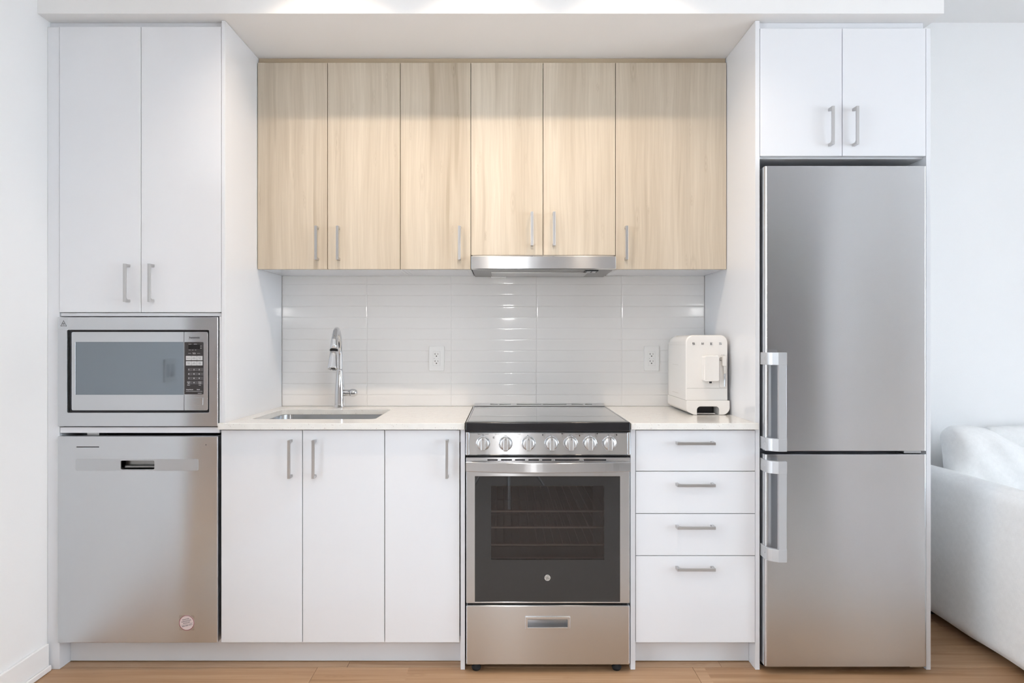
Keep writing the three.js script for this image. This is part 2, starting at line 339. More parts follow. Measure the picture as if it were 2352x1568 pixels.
{ // the photographer's lamp, on a stand just behind and above the camera: it glints in the tile edges and in both corners of the splashback
  const x = 0.03, y = 1.50, z = 3.30, t = thing('photo_lamp', 'small lamp on a pale metal stand behind the camera, glinting in the splashback corners', 'lamp', [x, 0.0132, z]);
  part(t, 'lamp_head', box(x - 0.055, x + 0.055, y - 0.042, y + 0.042, z + 0.004, z + 0.10, 0.008, 3), M.black);
  part(t, 'diffuser', box(x - 0.048, x + 0.048, y - 0.036, y + 0.036, z - 0.002, z + 0.0035, 0.002), std({ color: 0xffffff, emissive: new THREE.Color(1, 0.98, 0.96), emissiveIntensity: 60 }));
  part(t, 'pole', (() => { const g = cyl(0.011, 0.009, y - 0.042, 20); g.translate(x, (y - 0.042) / 2 + 0.014, z + 0.05); return g; })(), M.satin);
  for (let k = 0; k < 3; k++) { const g = cyl(0.008, 0.008, 0.62, 14); g.translate(0, -0.31, 0); g.rotateX(-0.62); g.rotateY(k * Math.PI * 2 / 3 + Math.PI); g.translate(x, 0.522, z + 0.05); part(t, 'leg', g, M.satin); }
  const l = new THREE.RectAreaLight(new THREE.Color(1, 0.98, 0.96), 300, 0.095, 0.072); l.name = 'lamp_light'; l.position.set(0, y - 0.0132, -0.006); t.add(l);
}

// ---------------------------------------------------------------- cabinets
const handleShape = (() => {   // a flat bar pull, 140 mm long, standing 32 mm off the door
  const s = new THREE.Shape(), L = 0.070, d = 0.032;
  s.moveTo(-L, 0); s.lineTo(-L, d); s.lineTo(L, d); s.lineTo(L, 0); s.lineTo(L - 0.010, 0); s.lineTo(L - 0.010, d - 0.013); s.lineTo(L - 0.016, d - 0.007); s.lineTo(-L + 0.016, d - 0.007); s.lineTo(-L + 0.010, d - 0.013); s.lineTo(-L + 0.010, 0); s.closePath();
  const g = new THREE.ExtrudeGeometry(s, { depth: 0.0088, bevelEnabled: true, bevelThickness: 0.0009, bevelSize: 0.0009, bevelOffset: -0.0009, bevelSegments: 2 });
  g.translate(0, 0, -0.0044); g.rotateX(Math.PI / 2); g.scale(1, -1, 1); g.scale(1, -1, 1);
  return g;
})();
// the shape lies along x, with its depth along z
const handleFlat = (() => { const g = handleShape.clone(); g.computeBoundingBox(); if (g.boundingBox.max.z < 0.01) g.rotateX(Math.PI); return g; })();
const handleUp = (() => { const g = handleFlat.clone(); g.rotateZ(Math.PI / 2); return g; })();
function handle(door, x, y, z, upright = true) {
  const m = shadows(new THREE.Mesh(upright ? handleUp : handleFlat, M.nickel)), p = rootOf(door).position;
  m.name = 'handle'; m.position.set(x - p.x, y - p.y, z - p.z); door.add(m);
}
function shiftUV(g, ou, ov) { const uv = g.attributes.uv; for (let i = 0; i < uv.count; i++) uv.setXY(i, uv.getX(i) + ou, uv.getY(i) + ov); return g; }
const ZD = 0.635, G = 0.0012;

{ // tall cabinet at the left
  const t = thing('tall_cabinet', 'tall white two-door cabinet at the left wall, housing the microwave and dishwasher', 'cabinet', [-1.37, 0, 0.3]);
  part(t, 'filler_panel', box(LEFT + 0.0004, -1.6525, 0.0005, 2.382, 0.03, 0.632), M.white);
  part(t, 'side_panel', join([box(-1.050, -1.0362, 0.8925, 2.404, 0.002, 0.636, 0.0008), box(-1.0586, -1.0501, 0.8990, 1.3090, 0.30, 0.634, 0.0006)]), M.white);
  part(t, 'top_strip', box(LEFT + 0.0004, -1.0505, 2.3835, 2.4045, 0.05, 0.617), M.white);
  part(t, 'carcass', join([box(-1.650, -1.0505, 2.366, 2.382, 0.01, 0.614), box(-1.650, -1.0505, 1.3095, 1.3225, 0.01, 0.628), box(-1.650, -1.0505, 1.325, 2.36, 0.01, 0.024, 0)]), M.white);
  const d1 = part(t, 'door', box(-1.6505, -1.3497, 1.324, 2.382, 0.616, ZD), M.white); handle(d1, -1.393, 1.431, ZD);
  const d2 = part(t, 'door', box(-1.3478, -1.0515, 1.324, 2.382, 0.616, ZD), M.white); handle(d2, -1.3035, 1.431, ZD);
  part(t, 'shelf', box(-1.650, -1.0585, 0.877, 0.8985, 0.01, 0.632), M.white);
}
{ // wall cabinets, pale oak
  const zF = 0.315, zB = zF - 0.019, top = 2.3805, low = 1.518, lowH = 1.5765;
  const US = [0.02, 0.33, 0.645, 0.955, 1.265, 1.525];
  const carcass = (x0, x1, y0) => join([box(x0, x0 + 0.016, y0 + 0.002, top, 0.001, zB - 0.001, 0.0006), box(x1 - 0.016, x1, y0 + 0.002, top, 0.001, zB - 0.001, 0.0006), box(x0 + 0.016, x1 - 0.016, y0 + 0.002, y0 + 0.018, 0.001, zB - 0.001, 0.0006), box(x0 + 0.016, x1 - 0.016, top - 0.016, top, 0.001, zB - 0.001, 0.0006), box(x0 + 0.016, x1 - 0.016, y0 + 0.018, top - 0.016, 0.001, 0.008, 0)]);
  const spec = [
    ['pale oak wall cabinet with two doors, above the sink, beside the tall white cabinet', [-1.0348, -0.7416, -0.4378], low, [-0.783, -0.694]],
    ['narrow single-door pale oak wall cabinet, between the sink cabinet and the range hood', [-0.4378, -0.1430], low, [-0.189]],
    ['shorter pale oak wall cabinet with two doors, directly above the range hood', [-0.1430, 0.1590, 0.4612], lowH, [0.1116, 0.2034]],
    ['widest single-door pale oak wall cabinet, above the coffee machine', [0.4612, 0.9262], low, [0.504]],
  ];
  spec.forEach(([label, xs, y0, hs], n) => {
    const x0 = xs[0], x1 = xs[xs.length - 1], t = thing('wall_cabinet', label, 'cabinet', [(x0 + x1) / 2, y0, 0.15], 'pale oak wall cabinets');
    part(t, 'carcass', carcass(x0 + 0.0004, x1 - 0.0004, y0), M.white);
    for (let k = 0; k + 1 < xs.length; k++) {
      const d = part(t, 'door', shiftUV(box(xs[k] + G, xs[k + 1] - G, y0, top, zB, zF, 0.0008), US.shift() - xs[k], -1.505 - 0.0 + rnd() * 0.1), M.oak);
      handle(d, hs[k], y0 + 0.1066, zF);
    }
  });
  const f = part(thing('filler_strip', 'long thin oak strip between the wall cabinets and the bulkhead', 'trim', [-0.05, 2.39, 0.28]), 'strip', box(-1.0348, 0.9262, 2.3812, 2.4046, 0.20, 0.300), M.oakPlain);
  f.userData.label = 'plain oak strip';
}
{ // base cabinets left of the range
  const t = thing('sink_cabinet', 'white base cabinet with two doors, under the sink', 'cabinet', [-0.75, 0, 0.3]);
  part(t, 'carcass', join([box(-1.0512, -1.036, 0.1, 0.8905, 0.01, 0.614), box(-0.461, -0.446, 0.1, 0.8905, 0.01, 0.614), box(-1.036, -0.461, 0.1, 0.116, 0.01, 0.614), box(-1.036, -0.461, 0.84, 0.8905, 0.598, 0.614)]), M.white);
  handle(part(t, 'door', box(-1.0515, -0.7515, 0.1015, 0.8873, 0.616, ZD), M.white), -0.792, 0.784, ZD);
  handle(part(t, 'door', box(-0.7492, -0.4472, 0.1015, 0.8873, 0.616, ZD), M.white), -0.703, 0.784, ZD);
  const u = thing('base_cabinet', 'narrow single-door white base cabinet, between sink cabinet and range', 'cabinet', [-0.3, 0, 0.3]);
  part(u, 'carcass', join([box(-0.4455, -0.431, 0.1, 0.8905, 0.01, 0.614), box(-0.431, -0.166, 0.1, 0.116, 0.01, 0.614), box(-0.431, -0.166, 0.84, 0.8905, 0.598, 0.614)]), M.white);
  handle(part(u, 'door', box(-0.4448, -0.1690, 0.1015, 0.8873, 0.616, ZD), M.white), -0.2135, 0.784, ZD);
  part(u, 'end_panel', box(-0.1650, -0.1485, 0.0005, 0.8905, 0.01, ZD), M.white);
  part(thing('kickboard', 'white recessed kickboard along the floor, under dishwasher and sink cabinet', 'kickboard', [-0.9, 0, 0.56]), 'board', box(-1.6520, -0.1655, 0.003, 0.0995, 0.553, 0.570), M.white);
}
{ // drawers right of the range
  const t = thing('drawer_cabinet', 'white base cabinet with a stack of four drawers, between range and fridge', 'cabinet', [0.7, 0, 0.3]);
  part(t, 'end_panel', box(0.4648, 0.4828, 0.0005, 0.8905, 0.01, ZD), M.white);
  part(t, 'carcass', join([box(0.4832, 0.498, 0.1, 0.8905, 0.01, 0.614), box(0.912, 0.9265, 0.1, 0.8905, 0.01, 0.614), box(0.498, 0.912, 0.1, 0.116, 0.01, 0.614), box(0.498, 0.912, 0.876, 0.8905, 0.05, 0.614)]), M.white);
  for (const [y0, y1, hy] of [[0.7362, 0.8868, 0.842], [0.5798, 0.7340, 0.6885], [0.4238, 0.5776, 0.533], [0.1015, 0.4216, 0.380]]) handle(part(t, 'drawer', box(0.4845, 0.9262, y0, y1, 0.616, ZD), M.white), 0.7012, hy, ZD, false);
  part(thing('kickboard', 'short white recessed kickboard along the floor, under the four drawers', 'kickboard', [0.7, 0, 0.56]), 'board', box(0.4832, 0.9268, 0.003, 0.0995, 0.553, 0.570), M.white);
}
{ // cabinet round the fridge
  const t = thing('fridge_cabinet', 'white two-door cabinet above the fridge, with tall panels down both sides', 'cabinet', [1.25, 0, 0.3]);
  part(t, 'side_panel', box(0.9272, 0.9435, 0.0005, 2.404, 0.002, ZD, 0.0008), M.white);
  part(t, 'side_panel', box(1.5605, 1.5772, 0.0005, 2.375, 0.002, ZD, 0.0008), M.white);
  part(t, 'carcass', join([box(0.944, 1.560, 1.897, 1.9125, 0.01, 0.614), box(0.944, 1.560, 2.358, 2.375, 0.01, 0.614), box(0.944, 1.560, 1.9125, 2.358, 0.01, 0.02, 0)]), M.white);
  part(t, 'top_strip', box(0.944, 1.560, 2.3775, 2.4045, 0.05, 0.617), M.white);
  handle(part(t, 'door', box(0.9450, 1.2486, 1.903, 2.376, 0.616, ZD), M.white), 1.2016, 2.008, ZD);
  handle(part(t, 'door', box(1.2508, 1.5592, 1.903, 2.376, 0.616, ZD), M.white), 1.291, 2.008, ZD);
}

// ---------------------------------------------------------------- worktops, sink, tap
const TOP = 0.9155, UNDER = 0.8915;
{
  const lay = (shape) => { const g = slab(shape, 0, TOP - UNDER, 0.0015); g.rotateX(Math.PI / 2); g.translate(0, TOP, 0); return metreUV(g); };   // shape in x and z
  const s = new THREE.Shape(); [[-1.0358, 0.0005], [-0.1490, 0.0005], [-0.1490, 0.653], [-1.0565, 0.653], [-1.0565, 0.6375], [-1.0358, 0.6375]].forEach((p, i) => (i ? s.lineTo(...p) : s.moveTo(...p))); s.closePath();
  s.holes.push(roundRect(-0.985, -0.505, 0.137, 0.520, 0.022, new THREE.Path()));
  part(thing('worktop', 'long speckled white quartz worktop with the sink cut into it', 'worktop', [-0.6, UNDER, 0.3]), 'slab', lay(s), M.quartz);
  const r = new THREE.Shape(); [[0.4640, 0.0005], [0.9270, 0.0005], [0.9270, 0.6375], [0.9330, 0.6375], [0.9330, 0.653], [0.4640, 0.653]].forEach((p, i) => (i ? r.lineTo(...p) : r.moveTo(...p))); r.closePath();
  part(thing('worktop', 'short speckled white quartz worktop under the coffee machine', 'worktop', [0.7, UNDER, 0.3]), 'slab', lay(r), M.quartz);

  const sink = thing('sink', 'stainless steel undermount sink set below the worktop', 'sink', [-0.745, 0.68, 0.33]);
  const ring = (x0, x1, z0, z1, r, y) => { return rectPoints(x0, x1, z0, z1, r).map((p) => new THREE.Vector3(p[0], y, p[1])); };
  const skin = (rings, flip) => {
    const n = rings[0].length, pos = [], idx = [], uv = [];
    rings.forEach((q) => q.forEach((p) => { pos.push(p.x, p.y, p.z); uv.push(p.x, p.y + p.z); }));
    for (let k = 0; k + 1 < rings.length; k++) for (let i = 0; i < n; i++) { const a = k * n + i, b = k * n + (i + 1) % n, c = a + n, d = b + n; flip ? idx.push(a, c, b, b, c, d) : idx.push(a, b, c, b, d, c); }
    const last = (rings.length - 1) * n, mid = pos.length / 3; let cx = 0, cz = 0; rings[rings.length - 1].forEach((p) => { cx += p.x / n; cz += p.z / n; });
    pos.push(cx, rings[rings.length - 1][0].y - (flip ? 0 : 0.004), cz); uv.push(cx, cz);
    for (let i = 0; i < n; i++) flip ? idx.push(last + i, mid, last + (i + 1) % n) : idx.push(last + i, last + (i + 1) % n, mid);
    const g = new THREE.BufferGeometry(); g.setAttribute('position', new THREE.Float32BufferAttribute(pos, 3)); g.setAttribute('uv', new THREE.Float32BufferAttribute(uv, 2)); g.setIndex(idx); g.computeVertexNormals();
    return g;
  };
  const X0 = -0.990, X1 = -0.500, Z0 = 0.132, Z1 = 0.525, Y = UNDER - 0.0008;
  const inner = [ring(X0, X1, Z0, Z1, 0.05, Y), ring(X0 + 0.004, X1 - 0.004, Z0 + 0.004, Z1 - 0.004, 0.05, Y - 0.10), ring(X0 + 0.008, X1 - 0.008, Z0 + 0.008, Z1 - 0.008, 0.05, Y - 0.185), ring(X0 + 0.016, X1 - 0.016, Z0 + 0.016, Z1 - 0.016, 0.047, Y - 0.200), ring(X0 + 0.03, X1 - 0.03, Z0 + 0.03, Z1 - 0.03, 0.04, Y - 0.206)];
  const e = 0.0012, outer = [ring(X0 - 0.014, X1 + 0.014, Z0 - 0.014, Z1 + 0.014, 0.055, Y), ring(X0 - 0.014, X1 + 0.014, Z0 - 0.014, Z1 + 0.014, 0.055, Y - e), ring(X0 - e, X1 + e, Z0 - e, Z1 + e, 0.051, Y - e), ring(X0 + 0.006, X1 - 0.006, Z0 + 0.006, Z1 - 0.006, 0.05, Y - 0.186), ring(X0 + 0.03, X1 - 0.03, Z0 + 0.03, Z1 - 0.03, 0.04, Y - 0.209)];
  part(sink, 'bowl', mergeGeometries([skin(inner, true), skin(outer, false)]), M.steel);
  part(sink, 'drain', (() => { const g = lathe([[0, 0.001], [0.03, 0.001], [0.043, 0.004], [0.045, 0.0], [0, -0.004]]); g.translate(-0.745, Y - 0.2065, 0.33); return g; })(), M.chrome);

  const tap = thing('kitchen_tap', 'chrome gooseneck kitchen tap with pull-down spray head, behind the sink', 'tap', [-0.7524, TOP, 0.062]);
  tap.rotation.y = 0.098;
  const at = (g, y = 0) => { g.translate(tap.position.x, TOP + y, tap.position.z); return g; };
  part(tap, 'body', at(lathe([[0, 0], [0.0235, 0], [0.0238, 0.003], [0.0228, 0.020], [0.0226, 0.045], [0.0222, 0.070], [0.0206, 0.092], [0.0176, 0.120], [0.0148, 0.148], [0.0136, 0.168], [0.0133, 0.176], [0, 0.176]], 48)), M.chrome);
  const RZ = 0.088, RY = 0.125, yc = 0.2275, pts = [new THREE.Vector3(0, 0.174, 0), new THREE.Vector3(0, 0.200, 0)], END = 25 * Math.PI / 180;
  for (let k = 0; k <= 18; k++) { const a = Math.PI + (END - Math.PI) * k / 18; pts.push(new THREE.Vector3(0, yc + RY * Math.sin(a), RZ + RZ * Math.cos(a))); }
  const endY = yc + RY * Math.sin(END), endZ = RZ + RZ * Math.cos(END), tilt = Math.atan2(RZ * Math.sin(END), RY * Math.cos(END));
  part(tap, 'spout', at(new THREE.TubeGeometry(new THREE.CatmullRomCurve3(pts), 80, 0.0122, 24)), M.chrome);
  const headAt = (g) => { g.rotateX(-tilt); g.translate(0, endY, endZ); return at(g); };   // the head follows the end of the spout, its face towards the room
  const hm = part(tap, 'spray_head', headAt(join([lathe([[0, 0.040], [0.0126, 0.040], [0.0138, 0.024], [0.0158, 0.004], [0.0166, -0.0145], [0, -0.0145]], 48), lathe([[0, -0.0215], [0.0158, -0.0215], [0.0176, -0.046], [0.0214, -0.082], [0.0232, -0.0985], [0.0228, -0.1020], [0.0190, -0.1030], [0.0175, -0.1000], [0, -0.0990]], 48)])), M.chrome);
  part(hm, 'collar', headAt(lathe([[0.0120, -0.0146], [0.0172, -0.0146], [0.0177, -0.018], [0.0172, -0.0214], [0.0120, -0.0214]], 48)), M.black);
  part(hm, 'nozzle', headAt((() => { const g = cyl(0.0095, 0.0095, 0.003, 24); g.translate(0, -0.1012, 0); return g; })()), M.black);
  const lv = lathe([[0, 0], [0.0145, 0], [0.0145, 0.044], [0.0150, 0.046]], 32); lv.rotateZ(-Math.PI / 2); at(lv, 0.067);
  part(tap, 'valve', lv, M.chrome);
  const kb = lathe([[0.010, 0.046], [0.0162, 0.047], [0.0180, 0.055], [0.0168, 0.068], [0.0120, 0.077], [0, 0.0805]], 32); kb.rotateZ(-Math.PI / 2); at(kb, 0.067);
  part(tap, 'lever', kb, M.chrome);
}

// ---------------------------------------------------------------- sockets and switch
for (const [x, label] of [[-0.3175, 'white double socket on the splashback, between sink and range'], [0.6800, 'white double socket on the splashback, left of the coffee machine']]) {
  const y = 1.137, t = thing('wall_socket', label, 'socket', [x, y, 0.0035]);
  part(t, 'cover_plate', frame(x - 0.035, x + 0.035, y - 0.0575, y + 0.0575, x - 0.0165, x + 0.0165, y - 0.0331, y + 0.0331, 0.0003, 0.0062, 0.004, 0.001, 0.0014), M.plastic);
  const face = part(t, 'socket_face', box(x - 0.0170, x + 0.0170, y - 0.0338, y + 0.0338, 0.0005, 0.0070, 0.0012), M.plastic);
  for (const s of [1, -1]) {
    const c = y + s * 0.0165 + 0.004;
    part(face, 'slot', box(x - 0.0075, x - 0.0055, c - 0.0035, c + 0.0045, 0.0066, 0.0074, 0), M.slotGrey);
    part(face, 'slot', box(x - 0.0110, x - 0.0075, c - 0.0004, c + 0.0016, 0.0066, 0.0074, 0), M.slotGrey);
    part(face, 'slot', box(x + 0.0050, x + 0.0070, c - 0.0028, c + 0.0038, 0.0066, 0.0074, 0), M.slotGrey);
    const h = cyl(0.0026, 0.0026, 0.0008, 16); h.rotateX(Math.PI / 2); h.translate(x - 0.0005, c - 0.0095, 0.0071); part(face, 'earth_hole', h, M.hole);
  }
  const led = cyl(0.0014, 0.0014, 0.0006, 12); led.rotateX(Math.PI / 2); led.translate(x + 0.0085, y + 0.0005, 0.0073); part(face, 'status_dot', led, M.keyWhite);
  const dot = cyl(0.0011, 0.0011, 0.0006, 12); dot.rotateX(Math.PI / 2); dot.translate(x - 0.0105, y + 0.0005, 0.0073); part(face, 'test_dot', dot, M.hole);
}
{
  const z = 1.545, y = 1.07, t = thing('light_switch', 'white double rocker light switch, mirrored in the microwave window', 'switch', [LEFT, y, z]);
  const turn = (g) => { g.rotateY(Math.PI / 2); g.translate(LEFT, y, z); return g; };
  part(t, 'cover_plate', turn(slab(roundRect(-0.058, 0.058, -0.0575, 0.0575, 0.004), 0.0003, 0.006, 0.0015)), M.plastic);
  for (const s of [-0.023, 0.023]) { const g = box(s - 0.0165, s + 0.0165, -0.033, 0.033, 0, 0.008, 0.001); g.rotateX(-0.06); part(t, 'rocker', turn(g), M.keyWhite); }
}

// ---------------------------------------------------------------- microwave
{
  const t = thing('microwave', 'built-in stainless steel microwave with dark mirrored window, above the dishwasher', 'microwave', [-1.355, 0.903, 0.4]);
  part(t, 'trim_frame', frame(-1.651, -1.0605, 0.9030, 1.3060, -1.6165, -1.0920, 0.9530, 1.2590, 0.6325, 0.6445, 0.001, 0.006), M.steel);
  part(t, 'housing', frame(-1.6165, -1.0920, 0.9530, 1.2590, -1.600, -1.106, 0.968, 1.244, 0.30, 0.6315, 0.006, 0.002, 0.0005), M.black);
  const door = part(t, 'door', frame(-1.6055, -1.1890, 0.9610, 1.2515, -1.5915, -1.1895, 1.0190, 1.2140, 0.615, 0.636, [0.006, 0.001, 0.001, 0.006], 0.0005), M.steel);
  part(door, 'window', box(-1.5918, -1.1892, 1.0187, 1.2143, 0.618, 0.6352, 0.0008), M.microGlass);
  part(door, 'edge_strip', box(-1.5932, -1.5904, 1.0190, 1.2140, 0.630, 0.6368, 0.0006), M.chrome);
  const cp = part(t, 'control_panel', slab(roundRect(-1.1878, -1.1005, 0.9610, 1.2515, [0.001, 0.006, 0.006, 0.001]), 0.615, 0.636), M.steel);
  const x0 = -1.1865, x1 = -1.1165, yb = 1.0205, yt = 1.2138;
  const kp = part(cp, 'keypad', slab(roundRect(x0, x1, yb, yt, [0.001, 0.004, 0.004, 0.001]), 0.6355, 0.6372, 0.0004), M.panelBlack);
  part(cp, 'display', box(x0 + 0.014, x1 - 0.012, yt - 0.026, yt - 0.010, 0.6368, 0.6378, 0.0003), M.blackGlass);
  for (let r = 0; r < 2; r++) for (let c = 0; c < 3; c++) { const bx = x0 + 0.0055 + c * 0.0208, by = yt - 0.0670 - r * 0.0195; part(cp, 'key', box(bx, bx + 0.0198, by, by + 0.0158, 0.6368, 0.6380, 0.0004), M.keyWhite); }
  for (let r = 0; r < 4; r++) for (let c = 0; c < 3; c++) { const bx = x0 + 0.0125 + c * 0.0192, by = yt - 0.1080 - r * 0.0160; part(cp, 'key', box(bx, bx + 0.0182, by, by + 0.0118, 0.6366, 0.6376, 0.0004), phy0()); }
  part(cp, 'open_button', slab(roundRect(x0 + 0.0065, x1 - 0.002, 0.9795, 1.0085, 0.003), 0.6355, 0.6382, 0.0006), M.steel);
  const w = (x1 - x0), h = (yt - yb);
  const ink = print(w, h, (g) => {
    g.textAlign = 'center'; g.fillStyle = '#e8e8e8';
    const say = (s, x, y, size, color = '#e8e8e8', bold = true) => { g.fillStyle = color; g.font = (bold ? 'bold ' : '') + size + 'px sans-serif'; g.fillText(s, x, y); };
    say('Sensor', 21, 8.4, 3.2); say('Defrost', 41, 8.4, 3.2); say('oz/lb', 61.5, 15, 2.8); say('g/kg', 61.5, 22.5, 2.8); say('Timer', 20, 29.8, 2.8); say('Lock', 31, 29.8, 2.8); say('AM', 42, 29.8, 2.8);
    g.fillRect(14, 41.4, 11, 0.8); g.fillRect(47, 41.4, 12, 0.8); say('Genius', 36, 41.5, 3.6); say('Sensor', 37, 44.6, 3.4);
    const soft = '#5f5f63', keys = [['Popcorn'], ['Sensor', 'Reheat'], ['Sensor', 'Cook'], ['Power', 'Level'], ['Turbo', 'Defrost'], ['Keep', 'Warm']];
    keys.forEach((k, i) => k.forEach((s, j) => say(s, 15.4 + (i % 3) * 20.8, 59.5 + Math.floor(i / 3) * 19.5 + (j - (k.length - 1) / 2) * 4.2 + 1.2, 3.6, soft)));
    ['1', '2', '3', '4', '5', '6', '7', '8', '9'].forEach((s, i) => say(s, 21.6 + (i % 3) * 19.2 - 5, 104 + Math.floor(i / 3) * 16, 6.4));
    say('0', 36, 152, 6.4); say('Quick', 16, 149, 4.2); say('Min', 16, 153.6, 4.2); say('More', 16, 160, 4); say('Timer', 57.5, 149, 4.2); say('Clock', 57.5, 153.6, 4.2); say('Less', 57.5, 160, 4);
    say('Stop/Reset', 20, 177, 5); say('Start', 52, 177, 5); g.fillRect(6, 181.6, 61, 0.9); say('INVERTER', 57, 190, 3);
  });
  part(cp, 'lettering', plate(x0, x1, yb, yt, 0.6386), ink);
  part(cp, 'lettering', plate(-1.173, -1.127, 1.222, 1.238, 0.6365), print(0.046, 0.016, (g) => { g.fillStyle = '#1d1d20'; g.font = 'bold 8px sans-serif'; g.textAlign = 'center'; g.fillText('Panasonic', 23, 11, 44); }));
  part(t, 'warning_sticker', plate(-1.645, -1.613, 1.262, 1.302, 0.6449), print(0.032, 0.040, (g) => {
    g.strokeStyle = g.fillStyle = '#26262a'; g.lineWidth = 1.1; g.lineJoin = 'round'; g.beginPath(); g.moveTo(16, 9); g.lineTo(5.5, 29.5); g.lineTo(26.5, 29.5); g.closePath(); g.stroke();
    g.fillRect(11, 25.2, 10, 1); g.lineWidth = 0.8; for (const x of [13.4, 16, 18.6]) { g.beginPath(); g.moveTo(x - 0.4, 17); g.bezierCurveTo(x + 1.4, 19, x - 1.6, 21, x + 0.4, 23.4); g.stroke(); }
  }));
}
function phy0() { return M.keyGrey ??= phy({ color: rgb(84, 82, 84), roughness: 0.4 }); }

// ---------------------------------------------------------------- dishwasher
{
  const t = thing('dishwasher', 'stainless steel dishwasher with recessed pocket handle and round sticker, left of the sink cabinet', 'dishwasher', [-1.355, 0.1, 0.4]);
  part(t, 'tub', box(-1.640, -1.066, 0.102, 0.853, 0.06, 0.60, 0.004), M.black);
  part(t, 'top_bracket', box(-1.570, -1.525, 0.8535, 0.8745, 0.55, 0.60, 0.0008), M.satin);
  part(t, 'top_bracket', box(-1.16, -1.10, 0.8535, 0.860, 0.55, 0.60, 0.0008), M.satin);
  const px0 = -1.4175, px1 = -1.2935, py0 = 0.7445, py1 = 0.7770, s = roundRect(-1.6505, -1.0605, 0.105, 0.866, 0.002);
  s.holes.push(roundRect(px0, px1, py0, py1, 0.005, new THREE.Path()));
  const slotX = [-1.581, -1.4985]; s.holes.push(roundRect(slotX[0], slotX[1], 0.8255, 0.8282, 0.0008, new THREE.Path()));
  const d = part(t, 'door', slab(s, 0.604, 0.645, 0.0015), M.steel);
  part(d, 'vent_slot', box(slotX[0] - 0.004, slotX[1] + 0.004, 0.822, 0.832, 0.600, 0.640, 0), M.black);
  const inlay = roundRect(-1.5840, -1.1310, 0.7395, 0.7825, 0.006); inlay.holes.push(roundRect(px0, px1, py0, py1, 0.005, new THREE.Path()));
  part(d, 'handle_inlay', slab(inlay, 0.640, 0.6460, 0.0006), M.steelSatin);
  const pk = frame(px0 - 0.003, px1 + 0.003, py0 - 0.003, py1 + 0.003, px0, px1, py0, py1, 0.612, 0.640, 0.005, 0.005, 0.0003);
  const back = box(px0 - 0.002, px1 + 0.002, py0 - 0.002, py1 + 0.002, 0.606, 0.612, 0), lip = box(px0 + 0.002, px1 - 0.002, py0 + 0.0, py0 + 0.012, 0.611, 0.628, 0.004, 3);
  part(d, 'pocket_handle', join([pk, back, lip]), M.steelDark);
  const st = new THREE.CylinderGeometry(0.0283, 0.0283, 0.0003, 48); st.rotateX(Math.PI / 2);
  const sticker = part(d, 'sticker', (() => { st.translate(-1.1745, 0.1785, 0.6453); return st; })(), phy({ color: rgb(222, 206, 204), roughness: 0.6 }));
  part(sticker, 'lettering', plate(-1.1745 - 0.0283, -1.1745 + 0.0283, 0.1785 - 0.0283, 0.1785 + 0.0283, 0.64565), print(0.0566, 0.0566, (g) => {
    g.strokeStyle = '#8a2f40'; g.lineWidth = 2; g.beginPath(); g.arc(28.3, 28.3, 27, 0, 7); g.stroke();
    g.translate(28.3, 28.3); g.rotate(-0.24); g.fillStyle = '#5b5462'; g.textAlign = 'center'; g.font = 'bold 5.6px sans-serif';
    g.fillText('REGISTER', 0, -11.5); g.fillText('ENREGISTRER', 0, -4.8); g.fillText('REGISTRO', 0, 1.6); g.fillRect(-22, 4, 44, 0.7); g.font = 'bold 6.6px sans-serif'; g.fillText('800-900-2221', 0, 12);
  }));
  const dot = cyl(0.0014, 0.0014, 0.0006, 12); dot.rotateX(Math.PI / 2); dot.translate(-1.1035, 0.8345, 0.6452); part(d, 'indicator', dot, M.black);
}

